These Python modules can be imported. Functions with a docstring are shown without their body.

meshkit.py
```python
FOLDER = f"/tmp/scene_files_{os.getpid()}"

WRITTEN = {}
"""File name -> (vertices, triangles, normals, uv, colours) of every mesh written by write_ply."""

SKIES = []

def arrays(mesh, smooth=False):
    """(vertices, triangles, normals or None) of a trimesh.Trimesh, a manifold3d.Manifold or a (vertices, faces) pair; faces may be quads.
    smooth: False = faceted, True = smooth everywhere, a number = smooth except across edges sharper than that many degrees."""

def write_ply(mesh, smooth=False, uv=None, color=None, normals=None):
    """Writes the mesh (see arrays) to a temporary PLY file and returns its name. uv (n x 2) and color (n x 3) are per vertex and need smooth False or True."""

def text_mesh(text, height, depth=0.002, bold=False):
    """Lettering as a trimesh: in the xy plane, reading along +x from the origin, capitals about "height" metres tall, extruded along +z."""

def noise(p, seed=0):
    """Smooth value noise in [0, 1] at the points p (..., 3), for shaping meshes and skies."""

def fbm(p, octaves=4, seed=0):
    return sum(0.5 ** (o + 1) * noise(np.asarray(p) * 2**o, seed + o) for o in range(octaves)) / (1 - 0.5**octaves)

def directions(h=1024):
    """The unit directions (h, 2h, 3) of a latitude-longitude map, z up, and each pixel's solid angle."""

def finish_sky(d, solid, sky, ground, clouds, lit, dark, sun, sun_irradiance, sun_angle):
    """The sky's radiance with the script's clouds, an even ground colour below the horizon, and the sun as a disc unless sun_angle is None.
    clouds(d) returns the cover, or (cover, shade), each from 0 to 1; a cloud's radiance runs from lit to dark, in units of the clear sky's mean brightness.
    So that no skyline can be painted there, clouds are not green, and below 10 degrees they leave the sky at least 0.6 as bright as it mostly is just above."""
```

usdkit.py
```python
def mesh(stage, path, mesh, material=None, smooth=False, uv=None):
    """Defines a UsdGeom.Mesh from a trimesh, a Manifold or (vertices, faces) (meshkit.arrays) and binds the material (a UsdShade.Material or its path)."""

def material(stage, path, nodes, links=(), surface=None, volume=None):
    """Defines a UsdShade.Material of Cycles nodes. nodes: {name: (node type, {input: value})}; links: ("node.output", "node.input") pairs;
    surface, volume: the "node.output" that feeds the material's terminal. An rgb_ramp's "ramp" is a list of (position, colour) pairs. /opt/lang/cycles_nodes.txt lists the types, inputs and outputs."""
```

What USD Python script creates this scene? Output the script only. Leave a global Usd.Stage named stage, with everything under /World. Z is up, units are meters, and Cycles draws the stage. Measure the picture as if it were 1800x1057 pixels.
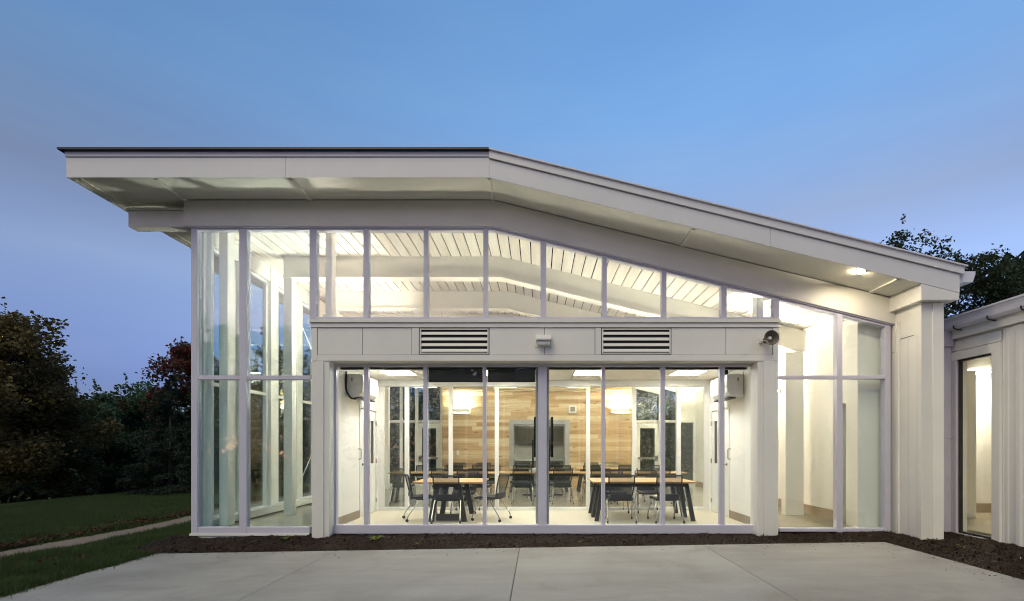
import math, random
import numpy as np, trimesh, usdkit, meshkit
from pxr import Usd, UsdGeom, UsdLux, UsdShade, Gf, Sdf, Vt

stage = Usd.Stage.CreateInMemory()
UsdGeom.SetStageUpAxis(stage, 'Z'); UsdGeom.SetStageMetersPerUnit(stage, 1.0)
UsdGeom.Xform.Define(stage, '/World'); UsdGeom.Scope.Define(stage, '/World/Looks')
R = np.random.default_rng(7); random.seed(7)

# ------------------------------------------------------------------ camera
FOC, VX, VY, EYE = 850.0, 945.0, 787.0, 1.385          # pixels of the 1800 wide picture
cam = UsdGeom.Camera.Define(stage, '/World/camera')
cam.CreateHorizontalApertureAttr(36.0); cam.CreateVerticalApertureAttr(36.0*601/1024)
cam.CreateFocalLengthAttr(FOC/1800*36)
cam.CreateHorizontalApertureOffsetAttr((900-VX)/1800*36)
cam.CreateVerticalApertureOffsetAttr((VY-528.5)/1800*36)
cam.CreateClippingRangeAttr(Gf.Vec2f(0.05, 5000))
cam.AddTranslateOp().Set(Gf.Vec3d(0, 0, EYE)); cam.AddRotateXOp().Set(90)
cam.CreateExposureAttr(3.3)

# ------------------------------------------------------------------ sky and sun
SUN_EL, SUN_AZ = math.radians(6.0), math.atan2(-0.45, -1.0)     # the sun has gone down behind the camera, the afterglow is left
usdkit.material(stage, '/World/Looks/sky_air', {
    'sky': ('sky_texture', {'sky_type': 'single_scattering', 'sun_disc': False, 'sun_elevation': SUN_EL, 'sun_rotation': SUN_AZ,
                            'altitude': 200.0, 'air_density': 1.0, 'aerosol_density': 0.6, 'ozone_density': 3.0}),
    # dusk: the violet band of the earth's shadow low down, all round the horizon, and thin high cloud
    'tc': ('texture_coordinate', {}), 'xyz': ('separate_xyz', {}),
    'band': ('rgb_ramp', {'ramp': [(0, (.16, .13, .24)), (.105, (.20, .17, .30)), (.29, (.62, .40, .39)), (.39, (.60, .36, .32)), (.55, (.60, .52, .50)), (.68, (.64, .59, .57)), (1, (.64, .60, .60))]}),
    'mul': ('mix_color', {'blend_type': 'multiply', 'fac': 1.0, 'use_clamp': False}),
    'map': ('mapping', {'scale': (1.2, 1.2, 6.0), 'rotation': (.1, .06, .3)}), 'n': ('noise_texture', {'scale': 1.6, 'detail': 5.0, 'roughness': .55}),
    'cl': ('rgb_ramp', {'ramp': [(.35, (.485, .495, .52)), (.70, (.55, .54, .53))]}),
    'mul2': ('mix_color', {'blend_type': 'multiply', 'fac': 1.0, 'use_clamp': False}),
    'bg': ('background_shader', {'strength': 0.15})},
    [('tc.generated', 'xyz.vector'), ('xyz.z', 'band.fac'), ('sky.color', 'mul.a'), ('band.color', 'mul.b'),
     ('tc.generated', 'map.vector'), ('map.vector', 'n.vector'), ('n.fac', 'cl.fac'), ('mul.result', 'mul2.a'), ('cl.color', 'mul2.b'),
     ('mul2.result', 'bg.color')], surface='bg.background')
dome = UsdLux.DomeLight.Define(stage, '/World/sky')
UsdShade.MaterialBindingAPI.Apply(dome.GetPrim()).Bind(UsdShade.Material.Get(stage, '/World/Looks/sky_air'))
dome.GetPrim().SetCustomDataByKey('kind', 'structure')

sun = UsdLux.DistantLight.Define(stage, '/World/afterglow')      # the bright warm patch of sky where the sun went down, behind the camera
sun.CreateIntensityAttr(0.044); sun.CreateAngleAttr(40.0); sun.CreateNormalizeAttr(True); sun.CreateColorAttr(Gf.Vec3f(1., .86, .52))
sun.AddRotateZOp().Set(-math.degrees(SUN_AZ)-180.0); sun.AddRotateXOp().Set(90.0-52.0)

# ------------------------------------------------------------------ helpers
S = {}                                                   # name counters per parent
LOC = {'/World': np.zeros(3)}
def fresh(parent, name):
    k = (parent, name); n = S.get(k, -1) + 1; S[k] = n
    return f'{parent}/{name}' + (f'_{n:03d}' if n else '')
def data(p, **kw):
    for k, v in kw.items():
        if v: p.SetCustomDataByKey(k, v)
def thing(name, label=None, cat=None, loc=(0, 0, 0), rz=0.0, group=None, kind=None):
    path = fresh('/World', name)
    x = UsdGeom.Xform.Define(stage, path)
    x.AddTranslateOp().Set(Gf.Vec3d(*map(float, loc)))
    if rz: x.AddRotateZOp().Set(float(rz))
    data(x.GetPrim(), label=label, category=cat, group=group, kind=kind)
    LOC[path] = np.array(loc, float)
    return path
def copy_of(src, label, loc, rz=0.0, group=None):
    path = fresh('/World', src.split('/')[-1])
    x = UsdGeom.Xform.Define(stage, path)
    x.AddTranslateOp().Set(Gf.Vec3d(*map(float, loc))); x.AddRotateZOp().Set(float(rz))
    p = x.GetPrim(); p.GetReferences().AddInternalReference(src); p.SetInstanceable(True)
    data(p, label=label, group=group)
    return path
def holder(parent, name, label=None):                     # a part that is made of sub-parts
    path = fresh(parent, name); x = UsdGeom.Xform.Define(stage, path); LOC[path] = LOC.get(parent, np.zeros(3))
    data(x.GetPrim(), label=label); return path
def part(parent, name, mesh, mat, smooth=False, label=None, cat=None, group=None, kind=None, local=False):
    path = fresh(parent, name)
    if hasattr(mesh, 'vertices'): v, f = np.array(mesh.vertices), np.array(mesh.faces)
    else: v, f = np.asarray(mesh[0], float), np.asarray(mesh[1], int)
    LOC[path] = LOC.get(parent, np.zeros(3))
    if not local: v = v - LOC[path]
    ar = np.linalg.norm(np.cross(v[f[:, 1]]-v[f[:, 0]], v[f[:, 2]]-v[f[:, 0]]), axis=1)
    f = f[ar > 1e-11]
    if len(f) < len(ar):
        use, inv = np.unique(f, return_inverse=True); v, f = v[use], inv.reshape(-1, 3)
    m = usdkit.mesh(stage, path, (v, f), '/World/Looks/' + mat, smooth=smooth)
    data(m.GetPrim(), label=label, category=cat, group=group, kind=kind)
    return path
def X(px, D): return (px - VX) * D / FOC
def Z(py, D): return EYE - (py - VY) * D / FOC

_F = np.array([[0,2,1],[1,2,3],[4,5,6],[5,7,6],[0,1,4],[1,5,4],[2,6,3],[3,6,7],[0,4,2],[2,4,6],[1,3,5],[3,7,5]])
def rbox(x0, x1, y0, y1, z0, z1):
    x0, x1 = min(x0, x1), max(x0, x1); y0, y1 = min(y0, y1), max(y0, y1); z0, z1 = min(z0, z1), max(z0, z1)
    v = np.array([[x, y, z] for z in (z0, z1) for y in (y0, y1) for x in (x0, x1)], float)
    return v, _F
_bev = None
def bbox(x0, x1, y0, y1, z0, z1, b=0.004):               # box with chamfered edges
    global _bev
    x0, x1 = min(x0, x1), max(x0, x1); y0, y1 = min(y0, y1), max(y0, y1); z0, z1 = min(z0, z1), max(z0, z1)
    b = min(b, 0.3*(x1-x0), 0.3*(y1-y0), 0.3*(z1-z0))
    def pts(lo, hi, b):
        out = []
        for ax in range(3):
            for sx in (0, 1):
                for sy in (0, 1):
                    for sz in (0, 1):
                        s = (sx, sy, sz); p = []
                        for k in range(3):
                            e = 0 if k == ax else b
                            p.append(hi[k]-e if s[k] else lo[k]+e)
                        out.append(p)
        return np.array(out, float)
    if _bev is None:
        h = trimesh.convex.convex_hull(pts((0, 0, 0), (1, 1.1, 1.2), .1))
        ref = pts((0, 0, 0), (1, 1.1, 1.2), .1)
        idx = [int(np.argmin(((ref-q)**2).sum(1))) for q in h.vertices]
        _bev = np.array(idx)[h.faces]
    return pts((x0, y0, z0), (x1, y1, z1), b), _bev
def join(*ms):
    vs, fs, n = [], [], 0
    for v, f in ms:
        v = np.asarray(v, float); f = np.asarray(f, int)
        if f.shape[1] == 4: f = np.vstack([f[:, [0, 1, 2]], f[:, [0, 2, 3]]])
        vs.append(v); fs.append(f+n); n += len(v)
    return np.vstack(vs), np.vstack(fs)
def prism(poly, y0, y1):                                 # convex or simple polygon in x,z pushed along y
    from shapely.geometry import Polygon
    m = trimesh.creation.extrude_polygon(Polygon(poly), y1-y0, engine='earcut')
    v = np.array(m.vertices); f = np.array(m.faces)
    v = np.stack([v[:, 0], y0+v[:, 2], v[:, 1]], 1)
    return v, f[:, ::-1]
def prism_x(poly, x0, x1):                               # polygon in y,z pushed along x
    v, f = prism(poly, x0, x1)
    return np.stack([v[:, 1], v[:, 0], v[:, 2]], 1), f[:, ::-1]
def tube(points, radius, n=8, cap=True):
    P = np.array(points, float); rad = np.broadcast_to(np.asarray(radius, float), (len(P),))
    T = np.gradient(P, axis=0); T /= np.maximum(np.linalg.norm(T, axis=1, keepdims=True), 1e-9)
    up = np.array([0, 0, 1.0]) if abs(T[0][2]) < .9 else np.array([1.0, 0, 0])
    N = np.cross(T[0], up); N /= np.linalg.norm(N)
    vs = []
    for i in range(len(P)):
        N = N - T[i]*np.dot(N, T[i]); N /= max(np.linalg.norm(N), 1e-9); B = np.cross(T[i], N)
        a = np.arange(n)*2*np.pi/n
        vs.append(P[i] + rad[i]*(np.cos(a)[:, None]*N + np.sin(a)[:, None]*B))
    v = np.vstack(vs); f = []
    for i in range(len(P)-1):
        for k in range(n):
            a, b = i*n+k, i*n+(k+1) % n
            f += [[a, b, a+n], [b, b+n, a+n]]
    if cap:
        v = np.vstack([v, P[0], P[-1]]); c0, c1 = len(v)-2, len(v)-1; e = (len(P)-1)*n
        for k in range(n):
            f += [[c0, (k+1) % n, k], [c1, e+k, e+(k+1) % n]]
    return v, np.array(f)
def bend(points, r=0.05, k=5):                           # rounds the corners of a polyline
    P = [np.array(p, float) for p in points]; out = [P[0]]
    for i in range(1, len(P)-1):
        a, b, c = P[i-1], P[i], P[i+1]
        u = (a-b)/np.linalg.norm(a-b); w = (c-b)/np.linalg.norm(c-b)
        rr = min(r, .45*np.linalg.norm(a-b), .45*np.linalg.norm(c-b))
        for t in np.linspace(0, 1, k):
            out.append((1-t)**2*(b+u*rr) + 2*t*(1-t)*b + t*t*(b+w*rr))
    out.append(P[-1]); return np.array(out)
def lathe(profile, n=24, axis='z', at=(0, 0, 0)):        # profile of (radius, height)
    p = np.array(profile, float); a = np.arange(n)*2*np.pi/n
    v = np.stack([p[:, 0][:, None]*np.cos(a), p[:, 0][:, None]*np.sin(a), np.repeat(p[:, 1][:, None], n, 1)], -1).reshape(-1, 3)
    f = []
    for i in range(len(p)-1):
        for k in range(n):
            A, B = i*n+k, i*n+(k+1) % n
            f += [[A, B, A+n], [B, B+n, A+n]]
    if axis == 'y': v = v[:, [0, 2, 1]]*np.array([1, -1, 1])
    if axis == 'x': v = v[:, [2, 0, 1]]
    return v+np.array(at), np.array(f)
ORD = ['first', 'second', 'third', 'fourth', 'fifth', 'sixth', 'seventh', 'eighth', 'ninth', 'tenth']

# ------------------------------------------------------------------ materials
def L(name): return '/World/Looks/' + name
def plain(name, col, rough=.5, metal=0., spec=.5, var=.06, scale=3., bump=0., bscale=40., alpha=1., coat=0.):
    a = tuple(np.clip(np.array(col)*(1-var), 0, 1)); b = tuple(np.clip(np.array(col)*(1+var), 0, 1))
    n = {'g': ('geometry', {}), 'n': ('noise_texture', {'scale': scale, 'detail': 5.0, 'roughness': .6}),
         'r': ('rgb_ramp', {'ramp': [(.3, a), (.7, b)]}),
         'p': ('principled_bsdf', {'roughness': rough, 'metallic': metal, 'specular_ior_level': spec, 'alpha': alpha, 'coat_weight': coat})}
    l = [('g.position', 'n.vector'), ('n.fac', 'r.fac'), ('r.color', 'p.base_color')]
    if bump:
        n['n2'] = ('noise_texture', {'scale': bscale, 'detail': 4.0}); n['b'] = ('bump', {'strength': bump, 'distance': .01})
        l += [('g.position', 'n2.vector'), ('n2.fac', 'b.height'), ('b.normal', 'p.normal')]
    usdkit.material(stage, L(name), n, l, surface='p.BSDF')
plain('white_panel', (.72, .705, .65), .5, var=.035, scale=1.3, bump=.05, bscale=6)
plain('white_fascia', (.64, .63, .615), .45, var=.04, scale=.9, bump=.06, bscale=3)
plain('trim_grey', (.50, .50, .55), .4, var=.04)
plain('soffit_white', (.70, .68, .60), .55, var=.03, scale=1.)
plain('frame_paint', (.55, .535, .62), .38, var=.03, scale=2.)
plain('inner_white', (.80, .785, .74), .6, var=.02, scale=1.5)
plain('inner_beam', (.82, .79, .72), .5, var=.03, scale=2.)
plain('door_white', (.76, .75, .71), .35, var=.02)
plain('base_brown', (.30, .24, .17), .6)
plain('dark_gap', (.012, .012, .014), .8)
plain('drip_dark', (.03, .034, .045), .35, metal=.3)
plain('black_plastic', (.016, .016, .018), .45)
plain('black_steel', (.02, .02, .022), .4)
plain('chrome', (.60, .60, .58), .22, metal=1., var=.03)
plain('seat_fabric', (.024, .026, .03), .85)
plain('chair_mesh', (.035, .034, .036), .8, alpha=.52, spec=.2)
plain('screen_black', (.006, .006, .009), .2)
plain('shade_grey', (.085, .085, .075), .8)
plain('lamp_white', (.72, .70, .66), .45)
plain('horn_brown', (.085, .07, .05), .5)
plain('unit_white', (.74, .73, .69), .35)
plain('cabinet_grey', (.24, .225, .185), .5)
plain('door_frame_grey', (.34, .34, .35), .5)
plain('carpet', (.60, .54, .42), .95, var=.12, scale=60., bump=.3, bscale=200)
plain('paper', (.75, .75, .75), .7)
plain('side_white', (.84, .82, .75), .45, var=.045, scale=1.2, bump=.04, bscale=5)
plain('gutter_white', (.62, .61, .66), .4, var=.04)
plain('steel_lavender', (.50, .49, .60), .4)
plain('bark', (.07, .055, .045), .9, var=.3, scale=9, bump=.5, bscale=20)
plain('orange_tape', (.5, .2, .04), .6)

# polished floor
usdkit.material(stage, L('polished_floor'), {'g': ('geometry', {}), 'n': ('noise_texture', {'scale': 1.3, 'detail': 6.0}),
    'r': ('rgb_ramp', {'ramp': [(.25, (.30, .26, .19)), (.75, (.42, .37, .28))]}), 'p': ('principled_bsdf', {'roughness': .16})},
    [('g.position', 'n.vector'), ('n.fac', 'r.fac'), ('r.color', 'p.base_color')], surface='p.BSDF')
# window glass
def glass(name, tint, rough=0.0, boost=1.0):
    usdkit.material(stage, L(name), {'f': ('layer_weight', {'blend': .5}), 'w': ('math', {'math_type': 'power', 'value2': 5.0}),
        'm': ('math', {'math_type': 'multiply_add', 'value2': .94*boost, 'value3': .042*boost, 'use_clamp': True}),
        't': ('transparent_bsdf', {'color': tint}), 'g': ('glossy_bsdf', {'roughness': rough, 'color': (.95, .97, 1.)}), 'x': ('mix_closure', {})},
        [('f.facing', 'w.value1'), ('w.value', 'm.value1'), ('m.value', 'x.fac'), ('t.BSDF', 'x.closure1'), ('g.BSDF', 'x.closure2')], surface='x.closure')
glass('glass', (.95, .98, .965)); glass('corner_glass', (.87, .955, .95), boost=1.4); glass('side_glass', (.92, .965, .955), boost=1.3)
def lamp(name, col, s):
    usdkit.material(stage, L(name), {'e': ('emission', {'color': col, 'strength': s})}, surface='e.emission')
lamp('panel_glow', (1., .94, .88), 4.6)
lamp('uplight_glow', (1., .92, .80), 165.0)
lamp('pendant_glow', (1., .92, .80), 4.0)
lamp('cove_glow', (1., .92, .76), 6.6)
lamp('sconce_glow', (1., .90, .72), 90.0)
lamp('aisle_glow', (1., .92, .82), 125.0)
lamp('downlight_glow', (1., .86, .60), 75.0)
lamp('link_glow', (1., .88, .70), 30.0)

def plank_mat(name, light, dark, axis='x', knots=True):
    sc = (.9, 9., 16.) if axis == 'x' else (16., .9, 16.)
    n = {'o': ('geometry', {}), 'm': ('mapping', {'scale': sc}), 'n': ('noise_texture', {'scale': 1.4, 'detail': 7.0, 'roughness': .62, 'distortion': .6}),
         'r': ('rgb_ramp', {'ramp': [(.30, dark), (.55, light), (.8, tuple(np.array(light)*1.12))]}),
         'mk': ('mapping', {'scale': (1.6, 1., 6.5) if axis == 'x' else (6.5, 1.6, 1.)}), 'v': ('voronoi_texture', {'scale': 1.0}),
         'rk': ('rgb_ramp', {'ramp': [(.035, (.16, .12, .10)), (.09, (.75, .70, .65)), (.2, (1, 1, 1))]}),
         'x': ('mix_color', {'blend_type': 'multiply', 'fac': 1.0 if knots else 0.0}),
         'p': ('principled_bsdf', {'roughness': .5})}
    usdkit.material(stage, L(name), n, [('o.position', 'm.vector'), ('m.vector', 'n.vector'), ('n.fac', 'r.fac'), ('o.position', 'mk.vector'), ('mk.vector', 'v.vector'),
        ('v.distance', 'rk.fac'), ('r.color', 'x.a'), ('rk.color', 'x.b'), ('x.result', 'p.base_color')], surface='p.BSDF')
for i, (a, b) in enumerate([((.56, .39, .22), (.40, .25, .13)), ((.64, .48, .30), (.50, .35, .20)), ((.45, .29, .15), (.32, .19, .09)), ((.68, .54, .36), (.56, .42, .26)), ((.52, .36, .20), (.38, .24, .12))]):
    plank_mat(f'plank_{i}', a, b)
plank_mat('table_wood', (.52, .32, .15), (.40, .23, .10), knots=False)
for i, (a, b) in enumerate([((.80, .755, .66), (.70, .65, .55)), ((.76, .71, .62), (.66, .61, .51)), ((.82, .78, .70), (.74, .69, .60))]):
    plank_mat(f'board_{i}', a, b, axis='y', knots=False)

# concrete
def concrete(name, a, b, off):
    usdkit.material(stage, L(name), {'g': ('geometry', {}), 'm': ('mapping', {'scale': (.45, 1.9, 1.), 'location': (off, off*2, 0)}),
        'n': ('noise_texture', {'scale': 1.1, 'detail': 8.0, 'roughness': .62}), 'n3': ('noise_texture', {'scale': .75, 'detail': 7.0, 'roughness': .65, 'distortion': .8}),
        'n2': ('noise_texture', {'scale': 90.0, 'detail': 3.0}),
        'r': ('rgb_ramp', {'ramp': [(.28, a), (.72, b)]}), 'r3': ('rgb_ramp', {'ramp': [(.30, (.76, .73, .69)), (.46, (.95, .94, .925)), (.70, (1.07, 1.065, 1.06))]}),
        'r2': ('rgb_ramp', {'ramp': [(.3, (.84, .84, .84)), (.7, (1.08, 1.08, 1.08))]}),
        'x': ('mix_color', {'blend_type': 'multiply', 'fac': 1., 'use_clamp': False}), 'y': ('mix_color', {'blend_type': 'multiply', 'fac': 1., 'use_clamp': False}),
        'mb': ('mapping', {'scale': (2., 120., 1.)}), 'nb': ('noise_texture', {'scale': 1.0, 'detail': 3.0}),
        'b': ('bump', {'strength': .25, 'distance': .004}), 'p': ('principled_bsdf', {'roughness': .72})},
        [('g.position', 'm.vector'), ('m.vector', 'n.vector'), ('n.fac', 'r.fac'), ('g.position', 'n3.vector'), ('n3.fac', 'r3.fac'), ('g.position', 'n2.vector'), ('n2.fac', 'r2.fac'),
         ('r.color', 'x.a'), ('r3.color', 'x.b'), ('x.result', 'y.a'), ('r2.color', 'y.b'), ('y.result', 'p.base_color'),
         ('g.position', 'mb.vector'), ('mb.vector', 'nb.vector'), ('nb.fac', 'b.height'), ('b.normal', 'p.normal')], surface='p.BSDF')
concrete('concrete_0', (.245, .233, .218), (.335, .323, .308), 0.); concrete('concrete_1', (.26, .248, .23), (.35, .337, .32), 3.3); concrete('concrete_2', (.235, .225, .212), (.325, .313, .30), 7.1)
plain('joint_dark', (.05, .045, .04), .9)

def leafy(name, cols, tr=.25):
    k = len(cols)
    usdkit.material(stage, L(name), {'g': ('geometry', {}), 'r': ('rgb_ramp', {'ramp': [((i+.0)/max(k-1, 1), c) for i, c in enumerate(cols)]}),
        'p': ('principled_bsdf', {'roughness': .6, 'specular_ior_level': .25}), 't': ('translucent_bsdf', {}), 'x': ('mix_closure', {'fac': tr})},
        [('g.random_per_island', 'r.fac'), ('r.color', 'p.base_color'), ('r.color', 't.color'), ('p.BSDF', 'x.closure1'), ('t.BSDF', 'x.closure2')], surface='x.closure')
leafy('leaf_olive', [(.085, .082, .026), (.125, .105, .032), (.15, .085, .028), (.09, .085, .028)])
leafy('leaf_bronze', [(.11, .082, .026), (.15, .095, .03), (.085, .08, .026), (.17, .075, .026)])
leafy('leaf_green', [(.052, .09, .04), (.07, .115, .05), (.054, .085, .04), (.08, .115, .05)])
leafy('leaf_dark', [(.030, .048, .022), (.042, .062, .028), (.032, .046, .022)])
leafy('leaf_red', [(.10, .02, .012), (.14, .03, .014), (.05, .03, .014), (.08, .02, .012)])
leafy('leaf_needle', [(.018, .030, .018), (.028, .042, .024), (.020, .030, .018)], .1)
leafy('leaf_mixed', [(.03, .042, .016), (.035, .05, .018), (.03, .04, .016), (.10, .035, .012), (.03, .045, .016)])
leafy('grass_blade', [(.045, .072, .018), (.062, .090, .022), (.085, .090, .03), (.05, .075, .018), (.11, .095, .04)], .2)
leafy('fallen', [(.065, .025, .012), (.09, .04, .018), (.05, .026, .012), (.04, .026, .012)], .1)
leafy('sprout_leaf', [(.20, .26, .04), (.26, .30, .05), (.16, .22, .04)], .3)
leafy('chip', [(.018, .008, .003), (.055, .024, .007), (.11, .050, .014), (.028, .012, .004), (.075, .034, .010), (.22, .12, .045), (.034, .015, .005)], 0.)
plain('mulch_soil', (.028, .013, .004), .95, var=.5, scale=30., bump=.8, bscale=60)
usdkit.material(stage, L('turf'), {'g': ('geometry', {}), 'n': ('noise_texture', {'scale': 1.6, 'detail': 9.0, 'roughness': .7}), 'r': ('rgb_ramp', {'ramp': [(.32, (.022, .028, .010)), (.5, (.046, .056, .018)), (.68, (.085, .078, .028))]}),
    'p': ('principled_bsdf', {'roughness': .95, 'specular_ior_level': .1})}, [('g.position', 'n.vector'), ('n.fac', 'r.fac'), ('r.color', 'p.base_color')], surface='p.BSDF')
plain('gravel_path', (.175, .135, .105), .95, var=.35, scale=45., bump=.6, bscale=70)

# ------------------------------------------------------------------ ground
def slab_z(x): return -0.163 + 0.016*x
def ground_z(x, y):
    x = np.asarray(x, float); y = np.asarray(y, float)
    near = -0.215 + 0.016*np.clip(x, -6.2, 6.)
    t = np.clip((-x-6.2)/11., 0, 1); left = near + t*(-.34)
    d = np.clip(-x-16.8, 0, 60); left = left - .13*d*d/(d+6.)
    e = np.clip(y-26, 0, 60); left = left - .06*e*e/(e+8.)
    bumpy = (meshkit.fbm(np.stack([x*.35, y*.35, 0*x], -1), 3, 3)-.5)*.10*np.clip((-x-6.1)/2, 0, 1)
    return left + bumpy
def axis_pts(lo, a, b, hi, step):
    mid = np.arange(a, b+1e-6, step)
    l = a-np.geomspace(step, a-lo+step, 26)[::-1]+step*0; r = b+np.geomspace(step, hi-b+step, 26)
    return np.concatenate([l, mid, r])
gx, gy = axis_pts(-700, -24, 10, 700, .4), axis_pts(-300, -2, 30, 900, .5)
GX, GY = np.meshgrid(gx, gy, indexing='ij')
gv = np.stack([GX, GY, ground_z(GX, GY)], -1).reshape(-1, 3)
ny = len(gy); ii, jj = np.meshgrid(np.arange(len(gx)-1), np.arange(ny-1), indexing='ij'); a = (ii*ny+jj).ravel()
part('/World', 'ground', (gv, np.stack([a, a+ny, a+ny+1, a+1], 1)[:, ]), 'turf', smooth=True, kind='structure') if False else None
gf = np.stack([a, a+ny, a+ny+1, a+1], 1); gf = np.vstack([gf[:, [0, 1, 2]], gf[:, [0, 2, 3]]])
part('/World', 'ground', (gv, gf), 'turf', smooth=True, kind='structure')

# patio: poured slabs with joints
patio = thing('patio', None, None, (0, 7.5, -.2), kind='structure')
xs = [-5.93, -3.13, -.28, 2.56, 5.38]; ys = [7.5, 4.35, 1.2, -2.0]
def tilt(m):
    v, f = m; v = np.array(v, float); v[:, 2] += slab_z(v[:, 0]); return v, f
for i in range(4):
    for j in range(3):
        v, f = bbox(xs[i]+.0035, xs[i+1]-.0035, ys[j+1]+.0035, ys[j]-.0035, -.12, 0, .006)
        part(patio, 'slab', tilt((v, f)), f'concrete_{(i*2+j) % 3}')
part(patio, 'joint_filler', tilt(rbox(xs[0]+.02, xs[-1]-.02, ys[-1]+.02, ys[0]-.02, -.11, -.012)), 'joint_dark')

# path along the left, flush with the lawn
py_ = np.linspace(2, 30, 80); wob = .06*np.sin(py_*.7)
pl, pr = -9.22+wob, -8.0+wob*.7
ncol = 7; PV = []
for i, y in enumerate(py_):
    for k in range(ncol):
        x = pl[i]+(pr[i]-pl[i])*k/(ncol-1); PV.append([x, y, float(ground_z(x, y))+.012])
PF = []
for i in range(len(py_)-1):
    for k in range(ncol-1):
        q = i*ncol+k; PF += [[q, q+1, q+ncol], [q+1, q+ncol+1, q+ncol]]
part('/World', 'path', (np.array(PV), np.array(PF)), 'gravel_path', smooth=True, kind='structure')

# mulch bed: an L of soil heaped against the walls
def mulch_z(x, y):
    x = np.asarray(x, float); y = np.asarray(y, float)
    e = np.minimum(np.where(x < 5.38, y-7.5, 9.), 9.)                      # metres in from the slab
    e2 = np.where(y < 7.5, x-5.38, np.hypot(np.maximum(x-5.38, 0), y-7.5) if True else 0)
    e = np.where(x < 5.38, y-7.5, np.where(y < 7.5, x-5.38, np.minimum(np.hypot(x-5.38, y-7.5), 2.)))
    edge = np.clip(np.minimum(e, x+6.45)/.35, 0, 1)
    base = slab_z(np.minimum(x, 5.4))
    wall = -.085 - .035*np.clip((-x-2.5)/3., 0, 1)
    h = base-.012 + (np.maximum(wall-base, .03))*(1-(1-edge)**2)*np.clip(.35+e/1.0, 0, 1)
    return h + (meshkit.fbm(np.stack([x*6, y*6, 0*x], -1), 4, 11)-.5)*.085*np.clip(edge*1.5, .2, 1)
def sheet(x0, x1, y0, y1, st):
    a_, b_ = np.arange(x0, x1+1e-6, st), np.arange(y0, y1+1e-6, st)
    A, B = np.meshgrid(a_, b_, indexing='ij'); v = np.stack([A, B, mulch_z(A, B)], -1).reshape(-1, 3)
    n = len(b_); i, j = np.meshgrid(np.arange(len(a_)-1), np.arange(n-1), indexing='ij'); q = (i*n+j).ravel()
    return v, np.vstack([np.stack([q, q+n, q+n+1], 1), np.stack([q, q+n+1, q+1], 1)])
bed = join(sheet(-6.4, 5.4, 7.5, 8.35, .05), sheet(5.4, 7.15, 2.5, 8.35, .05))
part('/World', 'mulch_bed', bed, 'mulch_soil', smooth=True, kind='structure')
nch = 21000
cx = np.concatenate([R.uniform(-6.4, 5.4, 13000), R.uniform(5.4, 7.1, nch-13000)])
cy = np.concatenate([R.uniform(7.47, 8.3, 13000), R.uniform(4.5, 8.3, nch-13000)])
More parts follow.
